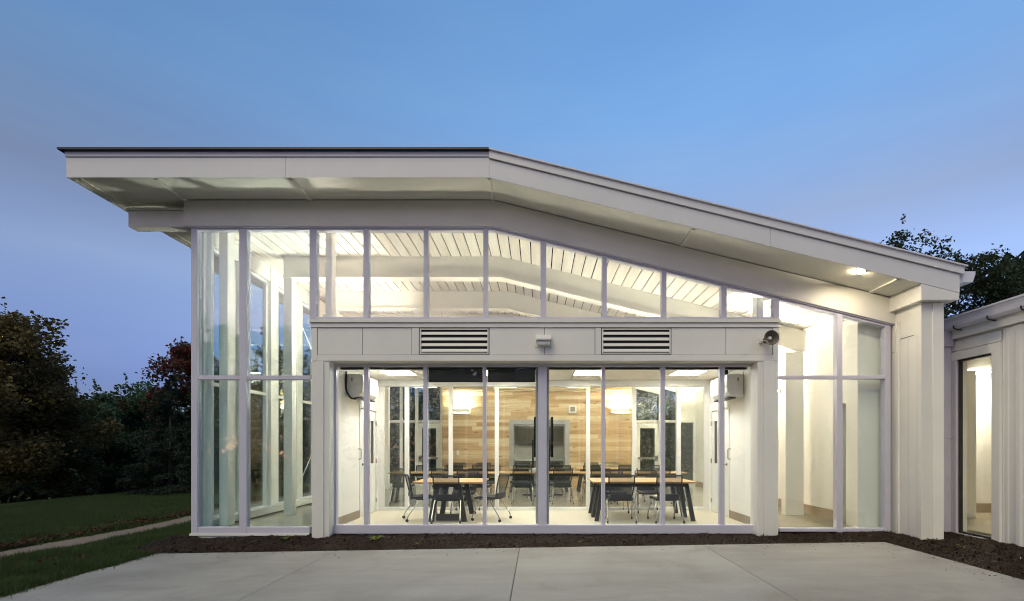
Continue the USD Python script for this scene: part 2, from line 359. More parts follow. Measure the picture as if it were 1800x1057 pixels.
def chips(cx, cy, cz, lmin, lmax, wmin, wmax):
    n = len(cx); l = R.uniform(lmin, lmax, n); w = R.uniform(wmin, wmax, n); t = w*.35
    yaw, pit = R.uniform(0, 2*np.pi, n), R.normal(0, .35, n)
    u = np.stack([np.cos(yaw)*np.cos(pit), np.sin(yaw)*np.cos(pit), np.sin(pit)], 1); s = np.stack([-np.sin(yaw), np.cos(yaw), 0*yaw], 1); nn = np.cross(u, s)
    c = np.stack([cx, cy, cz], 1); v = []
    for a_, b_, d_ in ((-1, -1, 0), (1, -.6, 0), (1, .6, 0), (-1, 1, 0), (0, 0, 1)):
        v.append(c + u*(a_*l/2)[:, None] + s*(b_*w/2)[:, None] + nn*(d_*t)[:, None])
    v = np.stack(v, 1).reshape(-1, 3); q = np.arange(n)[:, None]*5
    f = np.concatenate([q+np.array(k)[None] for k in ((0, 1, 4), (1, 2, 4), (2, 3, 4), (3, 0, 4))])
    return v, f
part('/World', 'mulch_chips', chips(cx, cy, mulch_z(cx, cy)+.004, .025, .10, .008, .026), 'chip', kind='stuff', label='shredded brown bark mulch covering the planting bed', cat='mulch')

k_ = 170; sx_ = np.concatenate([R.uniform(-5.9, 5.3, 110), 5.36-np.abs(R.normal(0, .25, 60))]); sy_ = np.concatenate([7.48-np.abs(R.normal(0, .22, 110)), R.uniform(5., 7.4, 60)])
part('/World', 'stray_chips', chips(sx_, sy_, slab_z(sx_)+.003, .015, .05, .005, .014), 'chip', kind='stuff', label='stray bark chips scattered on the edge of the concrete patio', cat='mulch')

# ------------------------------------------------------------------ main building
RID, SL, DF, DO = -.75, .245, 8.25, 7.47
def prof(z, x): return z - SL*max(0., x-RID)
B = thing('pavilion', 'white glass-fronted building with cantilevered flat and sloping roof', 'building', (0, 8.25, 0))
def slopeprism(z0, z1, x0, x1, y0, y1):                   # between two roof-parallel lines
    pts = [x for x in ([x0] + ([RID] if x0 < RID < x1 else []) + [x1])]
    return prism([(x, prof(z0, x)) for x in pts] + [(x, prof(z1, x)) for x in pts[::-1]], y0, y1)
YB = 17.4                                                # back wall
# roof
roof = holder(B, 'roof')
part(roof, 'roof_deck', slopeprism(5.60, 5.93, -7.24, 6.5, 7.52, 18.3), 'trim_grey')
part(roof, 'drip_edge', slopeprism(5.955, 5.985, -7.36, RID, 7.40, 18.4), 'drip_dark')
part(roof, 'drip_edge', slopeprism(5.965, 5.985, RID+.002, 6.60, 7.41, 18.4), 'gutter_white')
part(roof, 'roof_trim', slopeprism(5.875, 5.953, -7.29, RID, 7.455, 7.5), 'trim_grey')
part(roof, 'roof_trim', slopeprism(5.85, 5.963, RID+.002, 6.57, 7.44, 7.5), 'white_fascia')
segs = [-7.28, -5.0, RID-.0, 2.95, 6.52]
for k, (a_, b_) in enumerate([(-7.28, -3.9), (-3.895, RID-.001), (RID+.001, 3.6), (3.605, 6.52)]):
    part(roof, 'fascia', slopeprism(5.56, 5.865 if k < 2 else 5.84, a_, b_, DO, 7.5), 'white_fascia')
part(roof, 'fascia', rbox(-7.28, -7.24, 7.502, 18.3, 5.56, 5.95), 'white_fascia')
# soffit panels with battens
sx = [-7.24, -5.93, -3.82, RID, 2.42, 5.60, 6.5]
for k in range(6):
    part(roof, 'soffit_panel', slopeprism(5.562, 5.585, sx[k]+.006, sx[k+1]-.006, 7.502, 8.14 if k > 0 else 18.2), 'soffit_white')
for k in range(1, 6):
    x = sx[k]; part(roof, 'soffit_batten', slopeprism(5.538, 5.561, x-.028, x+.028, 7.51, 8.14), 'soffit_white')
for y in (10.4, 12.6, 14.8):
    part(roof, 'soffit_batten', rbox(-7.23, -5.96, y-.02, y+.02, 5.548, 5.561), 'soffit_white')
part(roof, 'soffit_batten', rbox(-7.12, -7.08, 7.51, 18.1, 5.546, 5.561), 'soffit_white')
# right end of the roof: boxed return and gutter
part(roof, 'end_box', prism([(5.93, prof(5.555, 5.93)), (6.52, prof(5.555, 6.52)), (6.51, 3.67), (5.93, 3.67)], DO+.004, 8.3), 'white_panel')
gp = [(6.60, 0), (6.60, .17), (6.60+.19, .17), (6.60+.19, .12), (6.60+.15, .0)]
part(roof, 'gutter', prism([(x, 3.97+z-.02) for x, z in gp], 7.5, 18.3), 'gutter_white')
part(roof, 'gutter_strap', rbox(6.525, 6.60, 7.5, 7.53, 3.93, 4.11), 'trim_grey')
part(roof, 'outrigger', bbox(X(228, 8.25), -5.965, 8.22, 8.42, 5.14, 5.41), 'white_panel')
part(roof, 'outrigger', bbox(X(228, 8.25), -5.965, 10.3, 10.5, 5.14, 5.41), 'white_panel')
part(roof, 'outrigger', bbox(X(228, 8.25), -5.965, 12.5, 12.7, 5.14, 5.41), 'white_panel')
part(roof, 'outrigger_cap', bbox(X(228, 8.25)-.02, -5.965, 8.2, 8.44, 5.415, 5.455), 'white_panel')
# header above the glazing
part(B, 'header', slopeprism(5.125, 5.551, -5.96, 6.02, 8.145, 8.40), 'white_panel')
part(B, 'header_lip', slopeprism(5.105, 5.122, -5.93, 6.0, 8.165, 8.36), 'frame_paint')
# inner lining that closes header to ceiling
# ceiling of boards, dark backing above
ceil_ = holder(B, 'ceiling')
part(ceil_, 'backing', slopeprism(5.335, 5.36, -5.9, 6.0, 8.42, 17.35), 'dark_gap')
bw = .205; xb = -5.86; kk = 0
while xb < 5.95:
    x1 = min(xb+bw, 5.95)
    part(ceil_, 'ceiling_board', slopeprism(5.30, 5.33, xb, x1-.022, 8.42, 17.3), f'board_{(kk*7+kk//3) % 3}')
    xb = x1; kk += 1
for y in (9.9, 12.1, 14.2, 16.3):
    part(B, 'beam', slopeprism(4.89, 5.298, -5.2, 5.5, y, y+.18), 'inner_beam')
    part(B, 'beam_flange', slopeprism(4.86, 4.888, -5.2, 5.5, y-.04, y+.22), 'inner_beam')
    part(B, 'column', bbox(-5.2, -5.03, y, y+.18, 0, 4.885), 'inner_white')
    if y < 16: part(B, 'column', bbox(5.08, 5.45, y, y+.18, 0, prof(4.86, 5.45)), 'inner_white')
# floor of the hall and base slab
part(B, 'floor', rbox(-5.9, 6.0, 8.3, 17.35, -.06, 0), 'polished_floor')
part(B, 'carpet', rbox(-3.5, 3.77, 8.32, 10.66, .002, .008), 'carpet')
part(B, 'footing', rbox(-5.88, -3.78, 8.19, 8.34, -.3, -.085), 'white_panel')
part(B, 'footing', rbox(-3.45, 3.72, 8.27, 8.34, -.3, -.09), 'white_panel')
part(B, 'footing', rbox(4.02, 6.0, 8.19, 8.34, -.3, -.09), 'white_panel')

def bar(h, name, x0, x1, y0, y1, z0, z1, mat='frame_paint', b=.004): return part(h, name, bbox(x0, x1, y0, y1, z0, z1, b), mat)
def pane(h, x0, x1, y, z0, z1, mat='glass'): return part(h, 'pane', rbox(x0, x1, y-.006, y+.006, z0, z1), mat)
# left front glazing (tall corner)
G = holder(B, 'corner_window'); FY0, FY1 = 8.19, 8.31
zt, zm0, zm1, zb0, zb1 = 5.10, Z(668, DF), Z(661, DF), Z(937, DF), Z(926, DF)
ml = [(340, 351), (424, 437), (547, 559)]
for k, (a_, b_) in enumerate(ml):
    bar(G, 'mullion', X(a_, DF), X(b_, DF), FY0, FY1, zb0 if k < 2 else Z(562, DF), zt)
for (a_, b_) in ((351, 424), (437, 547)):
    bar(G, 'rail', X(a_, DF)+.001, X(b_, DF)-.001, FY0+.004, FY1-.004, zb0, zb1)
    bar(G, 'rail', X(a_, DF)+.001, X(b_, DF)-.001, FY0+.004, FY1-.004, zm0, zm1)
    bar(G, 'rail', X(a_, DF)+.001, X(b_, DF)-.001, FY0+.004, FY1-.004, 5.075, zt)
    pane(G, X(a_, DF), X(b_, DF), DF, zm1, 5.076, 'corner_glass'); pane(G, X(a_, DF), X(b_, DF), DF, zb1, zm0, 'corner_glass')
bar(G, 'sill', X(338, DF), X(548, DF), 8.17, 8.33, zb0-.04, zb0-.002, 'white_panel')
# clerestory
G = holder(B, 'clerestory_window')
mu = [(641, 650), (746, 754), (850, 858), (950, 960), (1058, 1066), (1162, 1170), (1266, 1275), (1357, 1367)]
zc0, zc1 = Z(562, DF), 5.076
allm = [(547, 559)] + mu
for a_, b_ in mu:
    x0, x1 = X(a_, DF), X(b_, DF)
    part(G, 'mullion', prism([(x0, zc0-.1), (x1, zc0-.1), (x1, prof(5.10, x1)), (x0, prof(5.10, x0))], FY0, FY1), 'frame_paint')
for k in range(len(allm)-1):
    x0, x1 = X(allm[k][1], DF)+.001, X(allm[k+1][0], DF)-.001
    part(G, 'rail', slopeprism(5.07, 5.10, x0, x1, FY0+.004, FY1-.004), 'frame_paint')
    bar(G, 'rail', x0, x1, FY0+.004, FY1-.004, zc0-.1, zc0+.03)
    pts = [x0] + ([RID] if x0 < RID < x1 else []) + [x1]
    part(G, 'pane', prism([(x0, zc0+.025), (x1, zc0+.025)] + [(x, prof(5.075, x)) for x in pts[::-1]], DF-.006, DF+.006), 'glass')
# right front glazing
G = holder(B, 'side_window')
mr = [(1357, 1369), (1468, 1477), (1552, 1561)]
for k, (a_, b_) in enumerate(mr[1:]):
    x0, x1 = X(a_, DF), X(b_, DF)
    part(G, 'mullion', prism([(x0, -.05), (x1, -.05), (x1, prof(5.10, x1)), (x0, prof(5.10, x0))], FY0, FY1), 'frame_paint')
for (a_, b_) in ((1368, 1468), (1477, 1552)):
    x0, x1 = X(a_, DF)+.001, X(b_, DF)-.001
    bar(G, 'rail', x0, x1, FY0+.004, FY1-.004, Z(934, DF), Z(928, DF)); bar(G, 'rail', x0, x1, FY0+.004, FY1-.004, Z(667, DF), Z(661, DF))
    part(G, 'rail', slopeprism(5.07, 5.10, x0, x1, FY0+.004, FY1-.004), 'frame_paint')
    pane(G, x0, x1, DF, Z(929, DF), Z(666, DF))
    part(G, 'pane', prism([(x0, Z(662, DF)), (x1, Z(662, DF)), (x1, prof(5.075, x1)), (x0, prof(5.075, x0))], DF-.006, DF+.006), 'glass')

# projecting front frame around the folding glass wall
FB = 8.05
def bx_(px): return X(px, FB)
def bz_(py): return Z(py, FB)
jl0, jl1, jr0, jr1 = bx_(548), bx_(579), bx_(1332), bx_(1368)
part(B, 'jamb', bbox(jl0, jl1, FB, 8.34, -.14, bz_(635)), 'white_panel')
part(B, 'jamb_trim', bbox(jl0+.07, jl1-.09, FB-.018, FB-.001, -.12, bz_(635)-.002, .003), 'white_panel')
part(B, 'jamb', bbox(jr0, jr1, FB, 8.34, -.12, bz_(635)), 'white_panel')
part(B, 'jamb_trim', bbox(jr0+.09, jr1-.07, FB-.018, FB-.001, -.1, bz_(635)-.002, .003), 'white_panel')
part(B, 'lintel_board', bbox(bx_(558)-.002, bx_(1358)+.002, FB-.012, 8.10, bz_(635)+.001, bz_(624), .003), 'white_panel')
part(B, 'lintel_body', rbox(jl0, jr1, FB+.012, 8.36, bz_(635)+.002, zc0-.105), 'dark_gap')
part(B, 'lintel_soffit', rbox(jl1+.002, jr0-.002, FB+.01, 8.3, bz_(635)-.006, bz_(635)), 'soffit_white')
part(B, 'ledge_cap', bbox(jl0-.03, jr1+.02, FB-.05, 8.235, bz_(568), bz_(562)), 'white_panel')
part(B, 'ledge_trim', bbox(jl0-.015, jr1+.01, FB-.022, 8.10, bz_(576), bz_(568)-.002), 'white_panel')
zp0, zp1 = bz_(624)+.006, bz_(576)-.005
def wp(a_, b_, y=FB): part(B, 'wall_panel', bbox(bx_(a_)+.004, bx_(b_)-.004, y, FB+.03, zp0, zp1, .003), 'white_panel')
part(B, 'corner_board', bbox(jl0, bx_(558)-.004, FB-.008, FB+.03, bz_(635)+.003, zp1, .003), 'white_panel')
part(B, 'corner_board', bbox(bx_(1358)+.004, jr1, FB-.008, FB+.03, bz_(635)+.003, zp1, .003), 'white_panel')
for a_, b_ in ((558, 637), (637, 724), (860, 957), (957, 1046), (1180, 1276), (1276, 1358)): wp(a_, b_)
for a_, b_ in ((724, 737), (1046, 1057)): wp(a_, b_, FB-.01)
for a_, b_ in ((738, 859), (1058, 1179)):
    G = holder(B, 'louver'); x0, x1 = bx_(a_), bx_(b_)
    zl0, zl1 = bz_(621), bz_(578)
    bar(G, 'louver_frame', x0, x1, FB-.012, FB+.03, zl1-.02, zl1, 'white_panel'); bar(G, 'louver_frame', x0, x1, FB-.012, FB+.03, zl0-.012, zl0+.004, 'white_panel')
    bar(G, 'louver_frame', x0, x0+.022, FB-.012, FB+.03, zl0+.005, zl1-.021, 'white_panel'); bar(G, 'louver_frame', x1-.022, x1, FB-.012, FB+.03, zl0+.005, zl1-.021, 'white_panel')
    n = 4; h = (zl1-.022-zl0-.006)/n
    for q in range(n):
        z = zl0+.008+h*q
        part(G, 'slat', prism_x([(FB-.002, z+.012), (FB+.004, z+.012+.012), (FB+.012+.0, z+.012+.002+h*.42), (FB-.0, z+h*.40)] if False else [(FB-.008, z+.012), (FB-.008, z+.020), (FB+.026, z+h*.92+.008), (FB+.026, z+h*.92)], x0+.024, x1-.024), 'white_panel')

# folding glass wall
G = holder(B, 'folding_glass_wall'); D3 = 8.30
xl, xr = jl1-.005, jr0+.005
zs0, zs1, zh0, zh1 = Z(937, D3), Z(922, D3), Z(645, D3), Z(638, D3)
bar(G, 'sill', xl, xr, 8.22, 8.36, zs0, zs1); bar(G, 'head_rail', xl, xr, 8.25, 8.35, zh0, bz_(635)-.008)
mm = [(583, 593), (641, 649), (745, 752), (849, 855), (946, 961), (1057, 1063), (1161, 1168), (1264, 1272), (1324, 1333)]
for a_, b_ in mm: bar(G, 'mullion', X(a_, D3), X(b_, D3), 8.25, 8.35, zs1+.001, zh0-.001)
for k in range(len(mm)-1):
    pane(G, X(mm[k][1], D3), X(mm[k+1][0], D3), D3, zs1+.001, zh0-.001)
for s in (-1, 1):                                        # the deep stiles of the two meeting leaves
    c = X(953.5, D3)+s*.085; bar(G, 'leaf_stile', c-.022 if s > 0 else c-.03, c+.03 if s > 0 else c+.022, 8.352, 8.46, zs1+.002, zh0-.002, 'door_frame_grey')
part(G, 'track', rbox(xl+.05, xr-.05, 8.355, 8.44, zh0-.03, zh0+.02), 'black_steel')

# front room: side walls, ceiling, partition
LW, RW, PY, CZ = -3.5, 3.77, 10.66, 2.87
dy0, dy1 = 9.55, 10.48
for s, xw in ((-1, LW), (1, RW)):
    x0, x1 = (xw-.12, xw) if s < 0 else (xw, xw+.12)
    part(B, 'inner_wall', rbox(x0, x1, 8.36, dy0, 0, CZ), 'inner_white'); part(B, 'inner_wall', rbox(x0, x1, dy0, dy1, 2.17, CZ), 'inner_white'); part(B, 'inner_wall', rbox(x0, x1, dy1, PY+.1, 0, CZ), 'inner_white')
    xf = xw if s < 0 else xw
    o = -s
    part(B, 'skirting', rbox(xw, xw+o*.014, 8.40, dy0-.06, .009, .16), 'base_brown')
    dd = holder(B, 'door')
    xa, xb_ = xw-s*(-.012), xw+s*.05
    part(dd, 'leaf', rbox(xw+s*.055, xw+s*.012, dy0+.01, dy1-.01, .01, 2.15) if False else join(rbox(xw+s*.055, xw+s*.010, dy0+.01, dy0+.62, .01, 2.15), rbox(xw+s*.055, xw+s*.010, dy0+.82, dy1-.01, .01, 2.15), rbox(xw+s*.055, xw+s*.010, dy0+.62, dy0+.82, .01, 1.05), rbox(xw+s*.055, xw+s*.010, dy0+.62, dy0+.82, 1.95, 2.15)), 'door_white')
    part(dd, 'door_window', rbox(xw+s*.035, xw+s*.028, dy0+.62, dy0+.82, 1.05, 1.95), 'shade_grey')
    for z in (.25, 1.1, 1.9): part(dd, 'hinge', bbox(xw-s*.002, xw-s*.016, dy1-.03, dy1+.02, z-.05, z+.05, .002), 'chrome')
    part(dd, 'handle', join(tube(bend([(xw-s*.0, dy0+.09, 1.05), (xw-s*.05, dy0+.09, 1.05), (xw-s*.05, dy0+.2, 1.05)], .02), .011), lathe([(0, 0), (.028, 0), (.028, .01), (0, .01)], 12, 'x', (xw-s*.005, dy0+.09, 1.05))), 'chrome', smooth=40)
    part(dd, 'pull', tube(bend([(xw, dy0-.10, 1.16), (xw-s*.05, dy0-.10, 1.16), (xw-s*.05, dy0-.10, 1.36), (xw, dy0-.10, 1.36)], .03), .010), 'chrome', smooth=40)
    part(dd, 'casing', join(rbox(xw-s*.001, xw-s*.012, dy0-.05, dy0, .009, 2.22), rbox(xw-s*.001, xw-s*.012, dy1, dy1+.05, .009, 2.22), rbox(xw-s*.001, xw-s*.012, dy0, dy1, 2.17, 2.22)), 'door_white')
    # outside faces of the room above its ceiling
LX = [-2.76, -.80, 1.02, 2.98]                            # troffers
ch = holder(B, 'room_ceiling')
tx = sorted([LW] + [c+d for c in LX for d in (-.31, .31)] + [RW])
for k in range(len(tx)-1):
    lightcol = k % 2 == 1
    for (y0, y1) in ((8.36, 9.30), (9.30, 9.92), (9.92, 10.66)):
        if lightcol and y0 == 9.30: continue
        part(ch, 'ceiling_tile', rbox(tx[k]+.006, tx[k+1]-.006, y0+.006, y1-.006, CZ, CZ+.02), 'inner_white')
part(ch, 'ceiling_grid', rbox(LW-.1, RW+.1, 8.37, 10.76, CZ+.022, CZ+.06), 'door_frame_grey')
for k, c in enumerate(LX):
    t = thing('ceiling_light', ['square ceiling light panel nearest the left wall of the glass room', 'square ceiling light panel left of the centre mullion of the glass wall', 'square ceiling light panel just right of the centre mullion of the glass wall', 'square ceiling light panel nearest the right wall of the glass room'][k], 'ceiling light', (c, 9.61, CZ), group='square ceiling lights in the glass room')
    part(t, 'diffuser', rbox(c-.28, c+.28, 9.33, 9.89, CZ-.002, CZ+.004), 'panel_glow')
    part(t, 'frame', join(rbox(c-.30, c-.281, 9.31, 9.91, CZ-.006, CZ+.018), rbox(c+.281, c+.30, 9.31, 9.91, CZ-.006, CZ+.018), rbox(c-.281, c+.281, 9.31, 9.329, CZ-.006, CZ+.018), rbox(c-.281, c+.281, 9.891, 9.91, CZ-.006, CZ+.018)), 'lamp_white')
# glass partition to the hall
G = holder(B, 'glass_partition')
ph0, ph1 = Z(680, PY), CZ-.001
bar(G, 'head_rail', LW, RW-.0, PY-.06, PY+.06, ph0, ph1, 'door_white'); bar(G, 'sill', LW, RW, PY-.04, PY+.04, .01, .075, 'door_white')
pm = [(663, 676), (712, 719), (789, 796), (870, 877), (950, 957), (1030, 1037), (1111, 1118), (1189, 1196), (1237, 1247)]
for a_, b_ in pm: bar(G, 'mullion', X(a_, PY), X(b_, PY), PY-.04, PY+.04, .076, ph0-.001, 'door_white')
for k in range(len(pm)-1): pane(G, X(pm[k][1], PY), X(pm[k+1][0], PY), PY, .076, ph0-.001)

# left side wall: piers and tall windows
G = holder(B, 'window_wall'); WX = -5.86
piers = [(8.32, 8.50), (9.32, 9.62), (10.42, 10.72), (11.52, 11.82), (12.62, 12.92), (13.72, 14.02), (14.82, 15.12), (15.92, 16.22), (17.02, 17.38)]
for a_, b_ in piers: part(B, 'pier', bbox(WX-.06, WX+.12, a_, b_, -.1, 5.29, .006), 'inner_white')
for k in range(len(piers)-1):
    y0, y1 = piers[k][1]+.002, piers[k+1][0]-.002
    part(B, 'spandrel', rbox(WX-.06, WX+.10, y0, y1, 4.97, 5.29), 'inner_white')
    part(B, 'sill_wall', rbox(WX-.06, WX+.14, y0, y1, -.1, .10), 'inner_white')
    for z0, z1 in ((.101, .15), (2.50, 2.56), (4.92, 4.968)): part(G, 'rail', rbox(WX-.04, WX+.04, y0, y1, z0, z1), 'inner_white')
    for yy in (y0, y1-.045): part(G, 'stile', rbox(WX-.038, WX+.042, yy, yy+.045, .151, 4.919), 'inner_white')
    for z0, z1 in ((.15, 2.50), (2.56, 4.92)): part(G, 'pane', rbox(WX-.006, WX+.006, y0+.04, y1-.04, z0, z1), 'side_glass')
part(B, 'baseboard_heater', bbox(WX+.15, WX+.30, 9.0, 17.0, .02, .16), 'inner_white')
# corner posts just behind the front glass
part(B, 'post', bbox(X(351, 8.42), X(373, 8.42), 8.40, 8.47, 0, 5.29), 'inner_white')
part(B, 'post', bbox(X(385, 8.56), X(400, 8.56), 8.56, 8.76, 0, 5.29), 'inner_white')
part(B, 'post', bbox(X(572, 8.5), X(583, 8.5), 8.5, 8.68, CZ+.1, 5.29), 'inner_white')
part(B, 'post', bbox(X(1331, 8.5), X(1342, 8.5), 8.5, 8.68, CZ+.1, prof(5.29, X(1342, 8.5))), 'inner_white')
for a_, b_ in (((-5.11, 9.98, 4.5), (-5.11, 12.1, 2.5)), ((-5.11, 9.98, .2), (-5.11, 12.1, 2.45)), ((5.1, 9.98, 2.4), (5.1, 12.1, .2))):
    part(B, 'brace_rod', tube([a_, b_], .010, 6), 'inner_white')
# right side wall
part(B, 'side_wall', rbox(5.66, 6.0, 9.10, 17.38, -.1, prof(5.29, 5.66)-.002), 'inner_white')
part(B, 'side_wall', rbox(5.66, 6.0, 8.45, 9.098, 2.2, prof(5.29, 5.66)-.002), 'inner_white')
part(B, 'skirting', rbox(5.645, 5.659, 9.14, 17.3, .002, .19), 'base_brown')
part(B, 'pier', bbox(X(1506, 8.42), 5.99, 8.40, 8.72, -.08, Z(566, 8.42), .006), 'inner_white')
dd = holder(B, 'door'); part(dd, 'leaf', bbox(5.80, 5.845, 8.50, 9.07, .01, 2.12), 'door_white'); part(dd, 'handle', join(tube(bend([(5.80, 8.98, 1.02), (5.74, 8.98, 1.02), (5.74, 8.86, 1.02)], .02), .012), bbox(5.785, 5.80, 8.94, 9.02, .93, 1.10)), 'black_steel', smooth=40)
# back gable wall: glazed each side of a timber clad core
GW = holder(B, 'gable_window')
WL, WR = X(777, 17.0), X(1112, 17.0)
def gable_bar(x0, x1, z0, z1): part(GW, 'mullion', rbox(x0, x1, YB-.05, YB+.05, z0, z1), 'inner_white')
bk = [(-5.8, -5.7), (-4.95, -4.86), (X(730, YB), X(735, YB)), (X(774, YB), WL+.05)]
for a_, b_ in bk: gable_bar(a_, b_, 0, 5.28)
for k in range(len(bk)-1):
    x0, x1 = bk[k][1]+.001, bk[k+1][0]-.001
    for z0, z1 in ((0, .09), (2.28, 2.37), (5.1, 5.28)): part(GW, 'rail', rbox(x0, x1, YB-.045, YB+.045, z0, z1), 'inner_white')
    part(GW, 'pane', rbox(x0, x1, YB-.006, YB+.006, 2.37, 5.1), 'glass')
    if k < 2: part(GW, 'pane', rbox(x0, x1, YB-.006, YB+.006, .09, 2.28), 'glass')
br = [(WR-.05, X(1118, YB)), (X(1158, YB), X(1164, YB)), (X(1188, YB), X(1194, YB)), (5.6, 5.66)]
for a_, b_ in br: gable_bar(a_, b_, 0, prof(5.28, b_))
for k in range(3):
    x0, x1 = br[k][1]+.001, br[k+1][0]-.001
    for z0, z1 in ((0, .09), (2.28, 2.37)): part(GW, 'rail', rbox(x0, x1, YB-.045, YB+.045, z0, z1), 'inner_white')
    if k < 2:
        hi = 3.5
        part(GW, 'pane', prism([(x0, 2.37), (x1, 2.37), (x1, hi-.25*(x1-x0)*1.0), (x0, hi)], YB-.006, YB+.006), 'glass')
        part(GW, 'spandrel', prism([(x0, hi+.002), (x1, hi-.25*(x1-x0)+.002), (x1, prof(5.28, x1)), (x0, prof(5.28, x0))], YB-.05, YB+.05), 'inner_white')
    else:
        part(GW, 'spandrel', prism([(x0, 2.371), (x1, 2.371), (x1, prof(5.28, x1)), (x0, prof(5.28, x0))], YB-.05, YB+.05), 'inner_white')
    if k: part(GW, 'pane', rbox(x0, x1, YB-.006, YB+.006, .09, 2.28), 'glass')
for x0, x1, sgn in ((bk[2][1]+.002, bk[3][0]-.002, 1), (br[0][1]+.002, br[1][0]-.002, -1)):    # exit doors
    dd = holder(B, 'door'); w = .14
    part(dd, 'leaf', join(rbox(x0, x0+w, YB-.03, YB+.03, .10, 2.26), rbox(x1-w, x1, YB-.03, YB+.03, .10, 2.26), rbox(x0+w, x1-w, YB-.03, YB+.03, .10, .34), rbox(x0+w, x1-w, YB-.03, YB+.03, 2.08, 2.26)), 'door_white')
    part(dd, 'pane', rbox(x0+w, x1-w, YB-.005, YB+.005, .34, 2.08), 'glass')
    part(dd, 'panic_bar', join(bbox(x0+.05, x1-.08, YB-.10, YB-.06, .97, 1.04), bbox(x0+.04, x0+.14, YB-.10, YB-.03, .90, 1.10) if sgn > 0 else bbox(x1-.14, x1-.04, YB-.10, YB-.03, .90, 1.10)), 'chrome')
    part(dd, 'closer', bbox(x0+.1, x0+.45, YB-.10, YB-.031, 2.13, 2.20), 'unit_white')
# timber core wall with its doorway
TY = 17.0; TZ = 3.34; d0, d1, dz = X(895, TY), X(1001, TY), Z(738, TY)
tw = holder(B, 'timber_wall'); ph = .142; rng = np.random.default_rng(4)
part(tw, 'backing', join(rbox(WL, d0-.1, TY+.024, TY+.3, 0, TZ), rbox(d1+.1, WR, TY+.024, TY+.3, 0, TZ), rbox(d0-.1, d1+.1, TY+.024, TY+.3, dz+.06, TZ)), 'base_brown')
z = .0; row = 0
while z < TZ-.02:
    zz1 = min(z+ph, TZ); spans = [(WL, WR)]
    if z < dz: spans = [(WL, d0), (d1, WR)]
    if z < dz < zz1: zz1 = min(zz1, dz+.002) if dz-z > .03 else zz1
    for (u0, u1) in spans:
        x = u0
        while x < u1-.01:
            ln = rng.uniform(.9, 2.6); x2 = x+ln
            if u1-x2 < .5: x2 = u1
            part(tw, 'plank', bbox(x+.0015, x2-.0015, TY+rng.uniform(-.003, .003), TY+.023, z+.002, zz1-.002, .002), f'plank_{rng.integers(5)}')
            x = x2
    z = zz1; row += 1
for k in range(3): part(tw, 'slat', rbox(WL, WR, TY-.1, TY+.0, TZ+.03+k*.06, TZ+.065+k*.06), 'plank_1')
part(tw, 'top_panel', rbox(WL, WR, TY+.08, TY+.3, TZ+.001, 4.86), 'inner_white')
part(tw, 'door_casing', join(rbox(d0, d0+.16, TY-.02, TY+.3, 0, dz), rbox(d1-.16, d1, TY-.02, TY+.3, 0, dz), rbox(d0+.16, d1-.16, TY-.02, TY+.3, dz-.17, dz)), 'door_frame_grey')
kx0, kx1 = d0-.4, d1+.4
part(B, 'closet_wall', join(rbox(kx0, kx1, 18.6, 18.7, 0, 3.0), rbox(kx0, kx0+.05, 17.31, 18.6, 0, 3.0), rbox(kx1-.05, kx1, 17.31, 18.6, 0, 3.0), rbox(kx0, kx1, 17.31, 18.7, 2.9, 3.0)), 'inner_white')
t = thing('ceiling_light', 'small lamp above the cabinets behind the timber wall doorway', 'ceiling light', ((d0+d1)/2, 17.9, 2.9)); part(t, 'diffuser', rbox(-.2, .2, -.09, .09, -.03, -.015), 'pendant_glow', local=True); part(t, 'tray', rbox(-.42, .42, -.17, .17, -.014, -.001), 'lamp_white', local=True)
cb = thing('wall_cabinet', 'grey-beige storage cabinets seen through the doorway in the timber wall', 'cabinet', ((d0+d1)/2, 18.4, 0))
for k in range(4):
    w = (d1-d0-.3)/4; x0 = d0+.15+k*w
    part(cb, 'cupboard_door', bbox(x0+.005, x0+w-.005, 18.3, 18.33, 1.52, 2.15), 'cabinet_grey'); part(cb, 'cupboard_door', bbox(x0+.005, x0+w-.005, 18.3, 18.33, .10, .86), 'cabinet_grey')
part(cb, 'carcass', join(rbox(d0+.15, d1-.15, 18.335, 18.59, 1.5, 2.2), rbox(d0+.15, d1-.15, 18.335, 18.59, .05, .88)), 'door_frame_grey'); part(cb, 'worktop', bbox(d0+.12, d1-.12, 18.25, 18.59, .885, .93), 'unit_white')
# back wall above the floor outside left/right is open glass; roof overhang closes the rest
part(B, 'back_fascia', slopeprism(5.30, 5.55, -5.9, 6.0, 17.36, 17.5), 'white_panel')

# return wall at the right end of the front
RX = 6.03
part(B, 'return_wall', bbox(RX, 6.36, 7.60, 8.8, -.16, 3.665, .004), 'white_panel')
part(B, 'return_wall', prism([(RX, 3.60), (RX+.08, 3.60), (RX+.08, prof(5.55, RX+.08)), (RX, prof(5.55, RX))], 7.62, 8.14) if False else rbox(6.022, 6.5, 8.149, 8.3, 3.0, 3.669), 'white_panel')
part(B, 'corner_batten', bbox(RX-.035, RX-.002, 8.04, 8.10, -.12, 3.50, .003), 'white_panel')
part(B, 'cladding_joint', rbox(RX-.004, RX-.001, 7.75, 8.035, 3.18, 3.19), 'dark_gap')
for y in (7.68, 7.86): part(B, 'cladding_joint', rbox(RX-.0025, RX-.001, y, y+.006, -.12, 3.17), 'trim_grey')
part(B, 'corner_board', bbox(5.978, 6.04, 8.302, 8.38, -.15, 4.2, .003), 'white_panel')
part(B, 'corner_board', bbox(6.20, 6.375, 7.585, 7.598, -.14, 3.66, .003), 'side_white')
part(B, 'link_wall', bbox(6.361, 7.16, 8.42, 8.6, -.15, 3.4), 'side_white')
part(B, 'link_trim', bbox(6.362, 6.50, 8.30, 8.419, -.15, 3.15), 'white_panel')

